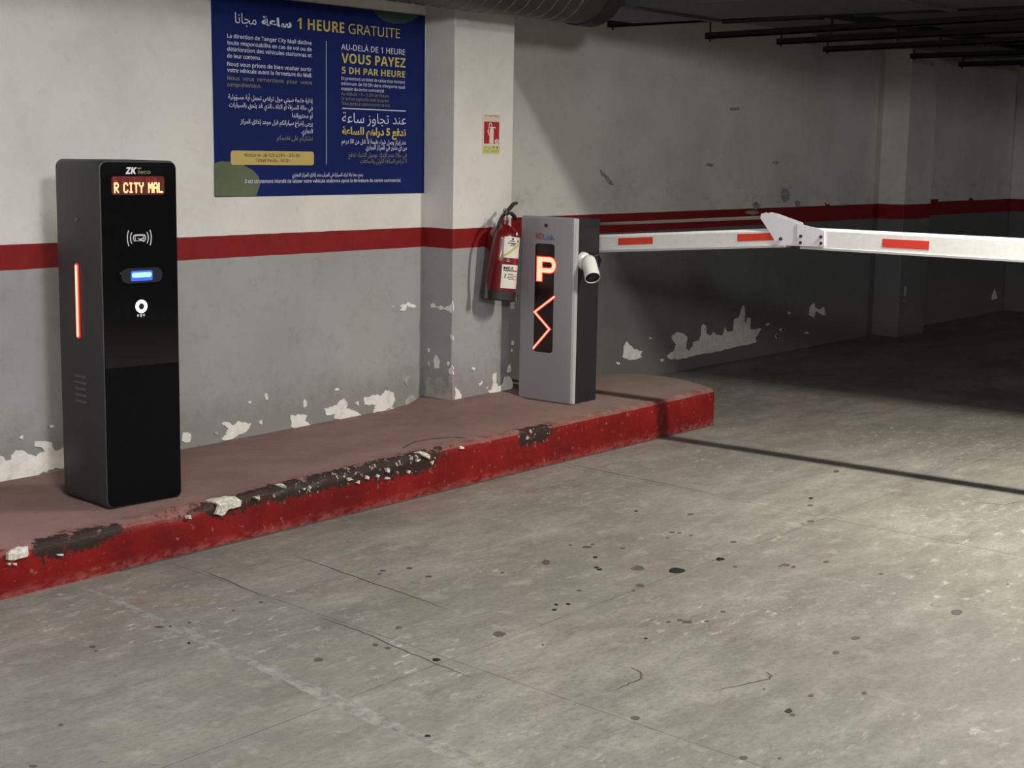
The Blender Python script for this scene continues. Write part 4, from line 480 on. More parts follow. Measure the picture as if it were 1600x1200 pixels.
for k, (cx, cy, ax, ay, bx, by, tn) in enumerate(DATA['spots']):
    rnd = random.Random(k); pts = []
    for i in range(14):
        a = 2*PI*i/14; q = rnd.uniform(0.78, 1.1)
        pts.append((cx+(ax*math.cos(a)+bx*math.sin(a))*q, cy+(ay*math.cos(a)+by*math.sin(a))*q))
    mesh_obj('floor_spot', Pr(pts, (Vector((0, 0, 0)), X_, Y_, Z_), -0.001, 0.0012), smats[tn], fl)
for k, ln in enumerate(DATA['cracks']):
    bm = bmesh.new(); rnd = random.Random(k+50); P = []
    for a, b_ in zip(ln, ln[1:]):
        for j in range(8):
            f = j/8; P.append((a[0]+(b_[0]-a[0])*f+rnd.uniform(-.004, .004), a[1]+(b_[1]-a[1])*f+rnd.uniform(-.004, .004)))
    P.append(tuple(ln[-1]))
    wd = [0.0024*(1-abs(2*i/(len(P)-1)-1)**3)+0.0005 for i in range(len(P))]
    lo = []; hi = []
    for i, p in enumerate(P):
        d = Vector((P[min(i+1, len(P)-1)][0]-P[max(i-1, 0)][0], P[min(i+1, len(P)-1)][1]-P[max(i-1, 0)][1])).normalized()
        lo.append(bm.verts.new((p[0]-d.y*wd[i], p[1]+d.x*wd[i], 0.0006))); hi.append(bm.verts.new((p[0]+d.y*wd[i], p[1]-d.x*wd[i], 0.0006)))
    for i in range(len(P)-1): bm.faces.new((lo[i], lo[i+1], hi[i+1], hi[i]))
    mesh_obj('floor_crack', bm, M['gap'], fl)

ZC = 2.95
o = mesh_obj('ceiling', B(-5, 26, -8, 7, ZC, ZC+.2), M['ceiling']); structure(o, 'dark raw concrete ceiling slab')
wl = mesh_obj('wall_left', B(-5, 5.985, 5.39, 6.2, 0, ZC), M['wall']); structure(wl, 'wall painted white over grey with a red stripe')
wp = mesh_obj('wall_pillar', B(5.985, 6.468, 5.185, 6.2, 0, ZC, bev=0.006), M['wall']); structure(wp, 'painted pillar carrying the fire extinguisher')
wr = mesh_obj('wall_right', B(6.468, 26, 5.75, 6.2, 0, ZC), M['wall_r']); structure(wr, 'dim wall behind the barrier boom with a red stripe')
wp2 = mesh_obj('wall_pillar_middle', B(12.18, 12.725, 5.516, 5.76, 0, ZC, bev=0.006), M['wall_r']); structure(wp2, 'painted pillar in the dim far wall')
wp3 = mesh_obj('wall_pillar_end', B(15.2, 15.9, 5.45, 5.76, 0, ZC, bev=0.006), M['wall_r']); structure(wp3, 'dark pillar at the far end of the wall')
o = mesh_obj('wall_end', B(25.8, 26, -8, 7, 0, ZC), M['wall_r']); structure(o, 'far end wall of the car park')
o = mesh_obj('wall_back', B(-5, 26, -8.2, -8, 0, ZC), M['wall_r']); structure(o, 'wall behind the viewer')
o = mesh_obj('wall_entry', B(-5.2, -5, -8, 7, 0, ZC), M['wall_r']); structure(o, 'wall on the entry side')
def frY(Y): return (Vector((0, Y, 0)), X_, Z_, -Y_)
def frX(X): return (Vector((X, 0, 0)), Y_, Z_, -X_)
sd = 100
for key, fr, par in (('left', frY(5.39), wl), ('side', frX(5.985), wp), ('front', frY(5.185), wp), ('right', frY(5.75), wr), ('p2side', frX(12.18), wp2), ('p2front', frY(5.516), wp2)):
    for i, pl in enumerate(DATA[key]):
        sd += 1
        dirty = (key == 'side' and i == 4) or key in ('p2side', 'p2front') or (key == 'left' and i in (14, 16, 17))
        o = flake('bare_plaster_patch', pl, fr, 0.004, M['plaster_dirty'] if dirty else M['plaster'], par, sd, 0.0045)
for i, pl in enumerate(DATA['scuff']):
    flake('scuff_mark', pl, frY(5.75), 0.002, M['scuff'], wr, 900+i, 0.006)

# ------------------------------------------------------------------ kerb island
def lerp_tab(tab, x):
    if x <= tab[0][0]: return tab[0][1]
    for (a, va_), (b_, vb_) in zip(tab, tab[1:]):
        if x <= b_: return va_+(vb_-va_)*(x-a)/(b_-a)
    return tab[-1][1]
def sst(a, b_, x):
    t_ = max(0, min(1, (x-a)/(b_-a))); return t_*t_*(3-2*t_)
def zfront(x): return lerp_tab([(2.5, .166), (3.4, .170), (4.1, .186), (5.1, .203), (6.0, .200), (7.3, .207)], x)
def zback(x): return lerp_tab([(4.8, .170), (5.7, .180), (5.95, .198), (6.6, .205), (7.6, .205)], x)
def ktop(x, y):
    t_ = max(0, min(1, (y-4.437)/0.95))
    z = zfront(x)*(1-t_)+zback(x)*t_
    z += 0.026*sst(5.04, 5.16, y)*sst(5.86, 5.99, x)*sst(6.9, 6.5, x)
    if x < 4.6: z -= 0.004*sst(4.9, 5.3, y)
    return z
endf = [(7.405, 4.437), (7.43, 4.452), (7.505, 4.569), (7.58, 4.70), (7.615, 4.86), (7.622, 4.91)]
endb = [(6.46, 5.60), (6.7, 5.58), (6.9, 5.52), (7.1, 5.42), (7.42, 5.27), (7.54, 5.178), (7.60, 5.08), (7.618, 4.98), (7.622, 4.92)]
def yfront(x): return 4.437 if x <= 7.405 else lerp_tab(endf, x)
def yback(x):
    if x < 6.46: return 5.395+0.205*sst(6.1, 6.45, x)
    return lerp_tab(endb, x)
bm = bmesh.new(); prevr = None
xs = [-5, -3, -1, 0.5, 1.5, 2.2]
x = 2.5
while x < 7.38: xs.append(x); x += 0.022
xs += [7.40, 7.405, 7.43, 7.46, 7.505, 7.54, 7.58, 7.60, 7.615, 7.6215]
xs = sorted(xs)
for x in xs:
    yf, yb = yfront(x), yback(x); h = ktop(x, yf)
    nn = noise.noise(Vector((x*3.1, 0.7, 0.2)))*0.6+noise.noise(Vector((x*9.3, 2.7, 0.2)))*0.5+noise.noise(Vector((x*27, 5.7, 0.2)))*0.35
    worn = 1.0 if 2.5 < x < 5.95 else 0.3
    chip = max(0.0, nn-0.12)*0.042*worn
    wob = 0.004*noise.noise(Vector((x*6, 9, 1)))
    if x > 7.40: chip = 0; wob = 0
    pr_ = [(yf+wob*0.3, -0.01), (yf+wob, h*0.45), (yf+wob+chip*0.15, h-0.045-chip*0.5), (yf+wob+0.004+chip*0.5, h-0.016-chip*0.7), (yf+0.014+chip*1.1, h-0.004-chip*0.35), (yf+0.034+chip*1.6, h-chip*0.05)]
    tops = [0.06, 0.1, 0.16, 0.25, 0.36, 0.48, 0.58, 0.66, 0.72, 0.78, 0.86, 0.93]
    D_ = yb-yf
    for tt in tops:
        yy = yf+0.04+(D_-0.04)*((tt-0.04)/0.92) if D_ > 0.06 else yf+D_*tt
        pr_.append((yy, ktop(x, yy)+0.0022*noise.noise(Vector((x*5, yy*6, 0.4)))))
    pr_.append((yb, ktop(x, yb)))
    pr_.append((yb, -0.01))
    if D_ < 0.15:
        pr_ = [(yf+D_*i/(len(pr_)-1), z_) for i, (y_, z_) in enumerate(pr_)]
        pr_[0] = (yf, -0.01); pr_[1] = (yf, h*.45); pr_[2] = (yf, h-.03); pr_[3] = (yf, h-.006); pr_[-1] = (yb, -0.01)
    ringv = [bm.verts.new((x, y_, z_)) for y_, z_ in pr_]
    if prevr:
        for a in range(len(ringv)-1): bm.faces.new((prevr[a], prevr[a+1], ringv[a+1], ringv[a]))
    prevr = ringv
kerb = mesh_obj('kerb', bm, M['kerb'], smooth=True); structure(kerb, 'chipped red painted kerb island along the wall')
for i, pl in enumerate(DATA['chips']):
    cx = sum(p[0] for p in pl)/len(pl)
    bm = bmesh.new(); rnd = random.Random(i)
    pl2 = ragged(pl, 0.0035 if len(pl) > 5 else 0.002, i+7, 4)
    hmax = zfront(cx)
    vs = []
    front = []; back = []
    for u, v in pl2:
        if v <= hmax-0.012: p = Vector((u, 4.430, v)); nrm = Vector((0, -1, 0.15))
        else: p = Vector((u, 4.437+(v-hmax+0.012)*1.6, min(v, hmax-0.002)+0.001)); nrm = Vector((0, -0.5, 0.85))
        front.append(bm.verts.new(p+nrm.normalized()*rnd.uniform(.001, .0045))); back.append(bm.verts.new(p-nrm.normalized()*0.02))
    k = len(front)
    for tri in tessellate_polygon([[Vector((u, v, 0)) for u, v in pl2]]):
        if len(set(tri)) == 3: bm.faces.new([front[q_] for q_ in tri])
    for a in range(k):
        bm.faces.new((front[(a+1) % k], front[a], back[a], back[(a+1) % k]))
    mesh_obj('mortar_chip', bm, M['chip'], kerb)
mesh_obj('kerb_joint', B(3.3, 7.40, 4.4285, 4.44, -.01, .0045), M['gap'], kerb)
# lifted skin of paint on the kerb top
bm = Tb([(4.96, 4.58, ktop(4.96, 4.58)+.001), (5.08, 4.63, ktop(5.08, 4.63)+.003), (5.2, 4.63, ktop(5.2, 4.63)+.002), (5.3, 4.575, ktop(5.3, 4.575)+.001), (5.32, 4.52, ktop(5.32, 4.52))], 0.0035, 6)
mesh_obj('surface_crack', bm, M['gap'], kerb)

# ------------------------------------------------------------------ overhead ducts
sp = thing('spiral_duct', 'dark round spiral duct hung along the wall above the blue poster', 'duct', (4.2, 4.93, 2.42))
RD = 0.225
cy, cz = 4.93, 2.425
body = [(0.5, cy, cz), (6.45, cy, cz), (6.6, cy, cz), (6.72, cy+.02, cz)]
mesh_obj('duct_skin', Tb(body, RD, 36, rads=[RD, RD, RD, RD*0.98]), M['flex'], sp, True)
hel = []
for i in range(int(20*58)):
    a = 2*PI*i/20; hel.append((0.6+i/20*0.102, cy+RD*1.0*math.cos(a), cz+RD*1.0*math.sin(a)))
mesh_obj('spiral_seam', Tb(hel, 0.005, 4), M['flex_seam'], sp)
mesh_obj('end_collar', Tb([(6.70, cy+.02, cz), (6.835, cy+.02, cz)], RD*1.02, 36), M['duct_dark'], sp, True)

td = thing('cross_duct', 'flat grey sheet duct crossing the lane beside the round duct end', 'duct', (7.3, 2.6, 2.5))
mesh_obj('duct_box', B(6.86, 7.75, -2.0, 5.30, 2.295, 2.72, bev=0.004), M['duct'], td)
for y in (4.72, 3.3, 1.9, 0.5): mesh_obj('flange', B(6.845, 7.765, y-.02, y+.02, 2.28, 2.735), M['duct'], td)
DK = [('wall_duct', 'long sheet duct nearest the dim far wall', 7.78, 22, 4.55, 5.22, 2.375, 2.74), ('middle_duct', 'long sheet duct between its two neighbours over the far lane', 7.78, 24, 3.25, 4.30, 2.385, 2.76), ('outer_duct', 'long sheet duct farthest from the wall over the far lane', 7.78, 24, 1.2, 2.9, 2.395, 2.78)]
for nm, lb, x0, x1, y0, y1, z0, z1 in DK:
    t_ = thing(nm, lb, 'duct', ((x0+x1)/2, (y0+y1)/2, z0))
    mesh_obj('duct_box', B(x0, x1, y0, y1, z0, z1, bev=0.004), M['duct'], t_)
    xx = x0+0.9
    while xx < x1 and xx < 16: 
        mesh_obj('flange', B(xx-.02, xx+.02, y0-.018, y1+.018, z0-.018, z1+.018), M['duct'], t_); xx += 1.3
for xh, zh, tl, yend, nm in ((7.95, 2.30, .03, 5.62, 'first'), (8.60, 2.262, .055, 5.31, 'second'), (9.55, 2.288, .035, 5.32, 'third'), (10.2, 2.275, .045, 5.30, 'fourth'), (11.7, 2.312, .02, 5.31, 'fifth'), (12.7, 2.302, .016, 5.32, 'sixth')):
    h_ = thing('duct_hanger', 'black angle bar hanger under the sheet ducts, %s along the wall from the round duct' % nm, 'hanger', (xh, yend, zh), 'duct hangers under the sheet ducts')
    y1 = yend; y0 = 1.1
    a = Vector((xh, y1, zh)); b_ = Vector((xh, y0, min(2.345, zh+tl*(y1-y0)*.45)))
    d = (b_-a)
    bm = bmesh.new()
    for (w0, w1, h0, h1) in ((-.022, .022, -.004, .004), (-.022, -.016, -.004, .036)):
        q = []
        for p in (a, b_):
            q.append([bm.verts.new(p+X_*w_+Z_*hh) for w_, hh in ((w0, h0), (w1, h0), (w1, h1), (w0, h1))])
        for i in range(4): bm.faces.new((q[0][i], q[0][(i+1) % 4], q[1][(i+1) % 4], q[1][i]))
        bm.faces.new(q[0]); bm.faces.new(q[1])
    mesh_obj('angle_bar', bm, M['duct_dark'], h_)
    for f in (0.006, 0.21, 0.99):
        p = a+d*f; mesh_obj('threaded_rod', Tb([(p.x, p.y, p.z-.02), (p.x, p.y, ZC)], 0.006, 8), M['duct_dark'], h_)

# ------------------------------------------------------------------ parking ticket kiosk
KA = R(-6.4); K0 = Vector((3.405, 4.65, 0))
KX = Vector((math.cos(KA), math.sin(KA), 0)); KY = Vector((-math.sin(KA), math.cos(KA), 0))
KM = Matrix.Translation(K0) @ Matrix.Rotation(KA, 4, 'Z')
KF = (K0, KX, Z_, -KY)          # front face frame
KS = (K0, KY, Z_, -KX)          # left side frame (u runs to the back)
kw, kd, kb, kt = 0.327, 0.322, 0.171, 1.470
kio = thing('parking_kiosk', 'tall black entry kiosk with lit display on the red kerb', 'kiosk', tuple(KM @ Vector((kw/2, kd/2, kb))))
# shell: rounded-rectangle outline (seen from the front) extruded front to back with a soft rim
def shell(bm, u0, u1, v0, v1, r, y0, y1, rim):
    loops = []
    for yy, ins in ((y0, rim), (y0+rim*.3, rim*.3), (y0+rim, 0), (y1-rim, 0), (y1-rim*.3, rim*.3), (y1, rim)):
        loops.append([bm.verts.new((u, yy, v)) for u, v in rrect(u0+ins, u1-ins, v0+ins, v1-ins, max(r-ins, .004), 7)])
    for a, b_ in zip(loops, loops[1:]):
        for i in range(len(a)): bm.faces.new((a[i], a[(i+1) % len(a)], b_[(i+1) % len(a)], b_[i]))
    bm.faces.new(loops[0]); bm.faces.new(loops[-1])
    return bm
mesh_obj('housing', shell(bmesh.new(), 0, kw, kb, kt, 0.030, 0, kd, 0.008), M['black_metal'], kio, True, KM)
seamz = 0.706
def panel_outline(v0, v1, rt, rb):
    o = []; u0, u1 = 0.006, kw-0.006
    for cx, cy, a0, r in ((u1-rt, v1-rt, 0, rt), (u0+rt, v1-rt, 90, rt), (u0+rb, v0+rb, 180, rb), (u1-rb, v0+rb, 270, rb)):
        for i in range(6):
            a = R(a0+18*i); o.append((cx+r*math.cos(a), cy+r*math.sin(a)))
    return o
fp = mesh_obj('display_panel', Pr(panel_outline(seamz+.0008, kt-.007, .026, .001), KF, -.004, .0035), M['black_gloss'], kio)
fp['label'] = 'glossy black front panel'
dp = mesh_obj('lower_door', Pr(panel_outline(kb+.009, seamz-.0008, .001, .026), KF, -.004, .0035), M['black_panel'], kio)
f0 = 0.0035
# LED matrix
F57 = {'R': ['11110', '10001', '10001', '11110', '10100', '10010', '10001'], 'C': ['01110', '10001', '10000', '10000', '10000', '10001', '01110'], 'I': ['01110', '00100', '00100', '00100', '00100', '00100', '01110'],
       'T': ['11111', '00100', '00100', '00100', '00100', '00100', '00100'], 'Y': ['10001', '10001', '01010', '00100', '00100', '00100', '00100'], 'M': ['10001', '11011', '10101', '10101', '10001', '10001', '10001'],
       'A': ['01110', '10001', '10001', '11111', '10001', '10001', '10001'], 'L': ['10000', '10000', '10000', '10000', '10000', '10000', '11111'], ' ': ['00000']*7}
def led(name, s, u0, u1, v0, v1, mat, t, fill):
    bm = bmesh.new(); n_ = sum(6 if c != ' ' else 4.6 for c in s)-1; du = (u1-u0)/n_; dv = (v1-v0)/7; u = u0
    for c in s:
        if c == ' ': u += 4.6*du; continue
        for rr, row in enumerate(F57[c]):
            for cc, ch in enumerate(row):
                if ch == '1':
                    a = u+cc*du; b_ = v1-(rr+1)*dv
                    prism(bm, [(a, b_), (a+du*fill, b_), (a+du*fill, b_+dv*fill), (a, b_+dv*fill)], KF, t, t+.001)
        u += 6*du
    return mesh_obj(name, bm, mat, dsp)
dsp = mesh_obj('led_display', Pr(rrect(0.048, 0.270, 1.344, 1.412, .010), KF, f0-.001, f0+.0006), M['led_halo'], kio); dsp['label'] = 'red scrolling letter display'
led('lit_letters', 'R CITY MAL', 0.058, 0.262, 1.351, 1.388, M['led_hot'], f0+.0012, 1.22)
led('reflected_letters', 'R CITY MAL', 0.056, 0.250, 1.386, 1.409, M['led_ghost'], f0+.001, .8)  # glass reflection of the lit letters, put in as faint glowing dots
text('maker_logo', sans('ZK', True), KF, 0.107, 0.150, 1.421, 0.0235, M['zk_white'], kio, 1.2, off=f0+.0006, shear=.18)
text('maker_logo', 'T', KF, 0.1515, 0.170, 1.421, 0.0235, M['zk_green'], kio, 1.0, off=f0+.0006, shear=.18)
text('maker_logo', 'eco', KF, 0.167, 0.212, 1.421, 0.0175, M['zk_green'], kio, 0.8, off=f0+.0006, shear=.1)
# contactless card mark
cm = mesh_obj('card_mark', Pr(rrect(0.141, 0.178, 1.1735, 1.1985, .003, 3), KF, f0, f0+.0004), M['icon'], kio)
mesh_obj('card_field', Pr(rrect(0.1435, 0.1755, 1.176, 1.192, .002, 3), KF, f0, f0+.0007), M['black_gloss'], cm)
mesh_obj('hand_stroke', Pr([(0.150, 1.186), (0.160, 1.1815), (0.178, 1.187), (0.180, 1.184), (0.168, 1.179), (0.181, 1.171), (0.176, 1.170), (0.158, 1.1775)], KF, f0, f0+.001), M['icon'], cm)
for s in (-1, 1):
    for q, (du, hh) in enumerate(((0.028, .013), (0.040, .021), (0.053, .029))):
        arc = []
        for i in range(9):
            a = -1+2*i/8; arc.append((0.1595+s*(du-.006*a*a), 1.185+hh*a))
        back = [(u-s*0.0045, v) for u, v in reversed(arc)]
        mesh_obj('wave_arc', Pr(arc+back, KF, f0, f0+.0006), M['icon'], cm)
# scanner window
sw = mesh_obj('scanner_window', Pr(rrect(0.078, 0.250, 1.018, 1.074, .026, 7), KF, f0-.001, f0+.008), M['smoke_lens'], kio); sw['label'] = 'smoked scanner window lit blue'
mesh_obj('scanner_light', Pr(rrect(0.120, 0.203, 1.039, 1.057, .008, 5), KF, f0+.007, f0+.009), M['blue_hot'], sw)
mesh_obj('scanner_glow', Pr(rrect(0.116, 0.208, 1.026, 1.064, .007, 4), KF, f0+.007, f0+.0083), M['blue_dim'], sw)
bt = mesh_obj('call_button', Pr(disc(0.1595, 0.930, .027, n_=28), KF, f0-.001, f0+.003), M['black_panel'], kio)
mesh_obj('light_ring', ring_bm(bmesh.new(), 0.1595, 0.930, .0245, .0125, KF, f0+.002, f0+.006), M['ring_hot'], bt)
mesh_obj('button_cap', Pr(disc(0.1595, 0.930, .011, n_=20), KF, f0+.002, f0+.0065), M['smoke_lens'], bt)
for u, hh, dy in ((.147, .010, .002), (.1595, .016, 0), (.172, .010, .002)):
    mesh_obj('button_mark', Pr(rrect(u-.004, u+.004, 0.889+dy, 0.889+dy+hh, .0035, 3), KF, f0, f0+.0006), M['icon'], kio)
# left side: light bar, slits, lock
lb = mesh_obj('light_bar', Pr(rrect(0.1625, 0.1865, 0.803, 1.086, .011, 5), KS, -.002, .003), M['bar_halo'], kio); lb['label'] = 'red glowing side light bar'
mesh_obj('light_tube', Pr(rrect(0.169, 0.180, 0.809, 1.080, .005, 5), KS, .001, .0062), M['bar_hot'], lb)
for i in range(5):
    z = 0.659-i*0.0238
    mesh_obj('vent_slit', Pr(rrect(0.128, 0.213, z-.005, z+.005, .0045, 3), KS, -.002, .0022), M['vent_slit'], kio)
mesh_obj('lock', Pr(disc(0.172, 1.2485, .009, n_=14), KS, -.002, .003), M['vent_slit'], kio)

# ------------------------------------------------------------------ barrier cabinet
cx0, cx1, cy0, cy1, cb, ct = 6.395, 6.637, 4.718, 5.052, 0.196, 1.184
cab = thing('barrier_cabinet', 'grey and black barrier gate cabinet with lit red P sign', 'barrier', ((cx0+cx1)/2, (cy0+cy1)/2, cb))
mesh_obj('body', B(cx0+.03, cx1, cy0, cy1, cb, ct-.004, bev=.004), M['cab_black'], cab)
mesh_obj('base_plate', B(cx0+.025, cx1+.006, cy0-.004, cy1+.01, cb-.012, cb+.006), M['rubber'], cab)
FS = (Vector((cx0, 0, 0)), Y_, Z_, -X_)
dr = mesh_obj('door', B(cx0, cx0+.034, cy0-.012, cy1+.012, cb+.008, ct+.004, bev=.011, seg=3), M['silver'], cab, True); dr['label'] = 'silver grey front door'
mesh_obj('door_edge', B(cx0+.010, cx0+.035, cy0-.0135, cy0-.010, cb+.012, ct, bev=.001), M['silver_edge'], dr)
mesh_obj('lock', Pr(disc(4.893, 1.142, .010, n_=14), FS, -.002, .004), M['bolt'], dr)
wn = mesh_obj('sign_window', Pr(rrect(4.835, 4.962, 0.468, 1.046, .018, 6), FS, -.002, .0012), M['window_black'], cab); wn['label'] = 'dark display window with red P and arrow'
# lit P and folded arrow
p0, p1 = DATA['P']; pu0, pu1, pv0, pv1 = p0[0], p1[0], p1[1], p0[1]
def letterP(g):
    L = pu0-pu1; H_ = pv1-pv0; bm = bmesh.new()
    # u decreases to the viewer's right on this face
    st = 0.034
    prism(bm, [(pu0+g, pv0-g), (pu0+g, pv1+g), (pu0-st-g, pv1+g), (pu0-st-g, pv0-g)], FS, .0015-(g*.05), .004-g*.15)
    ho, hi_ = [], []
    hb = pv0+H_*0.36
    for i in range(13):
        a = R(90-180*i/12); cy_ = (pv1+hb)/2; ry = (pv1-hb)/2
        ho.append((pu0-L+ry*0.95-(ry+g)*0.95*math.cos(a), cy_+(ry+g)*math.sin(a)))
        hi_.append((pu0-L+ry*0.95-(ry*.42-g)*0.9*math.cos(a), cy_+(ry*.42-g)*math.sin(a)))
    ho = [(pu0-st*.6, pv1+g)]+ho+[(pu0-st*.6, hb-g)]; hi_ = [(pu0-st*.6, hi_[0][1])]+hi_+[(pu0-st*.6, hi_[-1][1])]
    for i in range(len(ho)-1):
        prism(bm, [ho[i], ho[i+1], hi_[i+1], hi_[i]], FS, .0015-g*.05, .0039-g*.15)
    return bm
hl = mesh_obj('letter_halo', letterP(.0055), M['sign_halo'], wn)
mesh_obj('letter_p', letterP(0.0), M['sign_hot'], wn)
zg = DATA['zig']
def zig(wd, t0, t1):
    bm = bmesh.new(); n_ = len(zg); L1 = []; L2 = []
    for i in range(n_):
        p = Vector(zg[i]); d1 = (p-Vector(zg[i-1])).normalized() if i else None; d2 = (Vector(zg[i+1])-p).normalized() if i < n_-1 else None
        nA = Vector((-(d1 or d2).y, (d1 or d2).x)); nB = Vector((-(d2 or d1).y, (d2 or d1).x)); nn = (nA+nB).normalized(); k = wd/max(.35, nn.dot(nA))
        L1.append(tuple(p+nn*k)); L2.append(tuple(p-nn*k))
    for i in range(n_-1): prism(bm, [L1[i], L1[i+1], L2[i+1], L2[i]], FS, t0, t1)
    return bm
mesh_obj('arrow_halo', zig(.0085, .001, .003), M['sign_halo'], wn)
mesh_obj('folded_arrow', zig(.0042, .0015, .0042), M['sign_hot'], wn)
FT = (Vector((cx0, 0, 0)), -Y_, Z_, -X_)
text('maker_logo', 'WD', FT, -4.964, -4.916, 1.068, .033, M['logo_red'], cab, 1.0, off=.0008)
text('maker_logo', 'Link', FT, -4.910, -4.838, 1.071, .026, M['logo_blue'], cab, .3, off=.0008)
mesh_obj('logo_underline', Pr([(-4.912, 1.064), (-4.832, 1.069), (-4.832, 1.072), (-4.912, 1.067)], FT, -.001, .0008), M['logo_blue'], cab)
mesh_obj('hub', Tb([(cx1-.01, 4.93, 1.03), (cx1+.024, 4.93, 1.03)], .055, 24), M['bolt'], cab, True)

# ------------------------------------------------------------------ security camera on the cabinet side
bc = thing('security_camera', 'small white bullet camera on the black side of the barrier cabinet', 'camera', (6.495, 4.716, .96))
def along(a, b_):
    d = (Vector(b_)-Vector(a)); q = d.to_track_quat('Z', 'Y').to_matrix().to_4x4(); return Matrix.Translation(Vector(a)) @ q, d.length
mt, L = along((6.486, 4.7175, .962), (6.486, 4.68, .962))
mesh_obj('mount_base', lathe(bmesh.new(), [(0, 0), (.047, 0), (.047, .009), (.043, .021), (.028, .030), (.020, .037), (0, .038)], 28, mt), M['cam_white'], bc, True)
mesh_obj('mount_arm', Tb([(6.486, 4.695, .962), (6.480, 4.675, .968), (6.466, 4.660, .972)], .020, 14), M['cam_white'], bc, True)
mt, L = along((6.472, 4.672, .978), (6.405, 4.592, .884))
sh = mesh_obj('camera_shell', lathe(bmesh.new(), [(0, .0), (.026, .0), (.035, .012), (.0385, .035), (.0405, L), (.038, L), (.038, L-.022), (0, L-.022)], 30, mt), M['cam_white'], bc, True)
mesh_obj('lens_glass', lathe(bmesh.new(), [(0, L-.004), (.0375, L-.004), (.0375, L-.020), (0, L-.020)], 30, mt), M['black_gloss'], bc)
mesh_obj('lens_barrel', lathe(bmesh.new(), [(0, L-.002), (.018, L-.002), (.020, L-.008), (0, L-.008)], 20, mt), M['smoke_lens'], bc)
mesh_obj('cable', Tb([(6.54, 4.712, .955), (6.565, 4.695, .985), (6.590, 4.69, .99), (6.610, 4.69, .965), (6.612, 4.70, .93), (6.60, 4.712, .90)], .0065, 8), M['rubber'], bc, True)
mesh_obj('junction_box', B(6.565, 6.615, 4.700, 4.7175, .905, .965, bev=.004), M['rubber'], bc)

# ------------------------------------------------------------------ barrier boom
xb = 6.69
bo = thing('barrier_boom', 'white folding barrier boom with red reflectors reaching across the lane', 'boom', (xb, 4.93, 1.03))
FB = (Vector((xb, 0, 0)), Y_, Z_, -X_)
def beam(bm, A0, A1, z0a, z0b, h):
    """hollow aluminium profile: chamfered top, lip at the bottom; section in X-Z swept along Y"""
    sec = [(-.020, .012), (-.020, h-.012), (-.010, h), (.022, h), (.030, h-.010), (.030, .012)]
    r0 = [bm.verts.new((xb+x, A0, z0a+z)) for x, z in sec]; r1 = [bm.verts.new((xb+x, A1, z0b+z)) for x, z in sec]
    k = len(sec)
    for i in range(k): bm.faces.new((r0[i], r0[(i+1) % k], r1[(i+1) % k], r1[i]))
    bm.faces.new(r0); bm.faces.new(r1); return bm
def lip(bm, A0, A1, z0a, z0b):
    sec = [(-.025, 0), (-.025, .010), (-.019, .0135), (.030, .0135), (.030, 0)]
    r0 = [bm.verts.new((xb+x, A0, z0a+z)) for x, z in sec]; r1 = [bm.verts.new((xb+x, A1, z0b+z)) for x, z in sec]
    for i in range(5): bm.faces.new((r0[i], r0[(i+1) % 5], r1[(i+1) % 5], r1[i]))
    bm.faces.new(r0); bm.faces.new(r1); return bm
s1 = -(1.082-0.998)/(4.727-3.64)
def zs1(y): return 0.998+s1*(y-4.727)
ya, yb_ = 5.02, 3.625
ia = mesh_obj('inner_arm', beam(bmesh.new(), ya, yb_, zs1(ya), zs1(yb_), .094), M['boom'], bo)
mesh_obj('bottom_lip', lip(bmesh.new(), ya, yb_, zs1(ya), zs1(yb_)), M['boom_lip'], ia)
z2 = 1.080
oa = mesh_obj('outer_arm', beam(bmesh.new(), 3.545, 0.9, z2, z2-.003, .103), M['boom'], bo)
mesh_obj('bottom_lip', lip(bmesh.new(), 3.545, 0.9, z2, z2-.003), M['boom_lip'], oa)
mesh_obj('end_cap', B(xb-.022, xb+.032, .885, .9, z2-.004, z2+.102, bev=.004), M['rubber'], oa)
mesh_obj('bottom_gap_block', B(xb-.015, xb+.02, 3.545, 3.625, z2+.018, z2+.085), M['rubber'], bo)
FB2 = (Vector((xb-.020, 0, 0)), Y_, Z_, -X_)
pa = mesh_obj('elbow_plate', Pr([tuple(p) for p in DATA['plateA']], FB2, 0, .004), M['boom_plate'], bo)
pb = mesh_obj('elbow_plate', Pr([tuple(p) for p in DATA['plateB']], FB2, .001, .0075), M['boom_plate'], bo)
mesh_obj('rear_plate', Pr([tuple(p) for p in DATA['plateA']], (Vector((xb+.034, 0, 0)), Y_, Z_, -X_), 0, .004), M['boom_plate'], bo)
for i, (u, v) in enumerate(DATA['bolts']):
    mesh_obj('bolt', Pr(disc(u, v, .0085, n_=6), FB2, .003, .013), M['bolt'], pa if i == 0 else pb)
tape = [(4.621, 4.402, 1), (3.897, 3.68, 1), (3.118, 2.887, 2), (2.30, 2.07, 2), (1.5, 1.27, 2)]
for u0, u1, sgm in tape:
    if sgm == 1:
        q = [(u0, zs1(u0)+.036), (u1, zs1(u1)+.036), (u1, zs1(u1)+.073), (u0, zs1(u0)+.073)]
    else:
        q = [(u0, z2+.030), (u1, z2+.030), (u1, z2+.070), (u0, z2+.070)]
    mesh_obj('reflector', Pr(q, FB2, -.001, .0012), M['reflector'], ia if sgm == 1 else oa)
mesh_obj('linkage_rod', Tb([(xb-.012, 4.98, 1.128), (xb-.012, 4.75, 1.148), (xb-.012, 3.77, 1.222)], .0085, 10), M['rod'], bo, True)

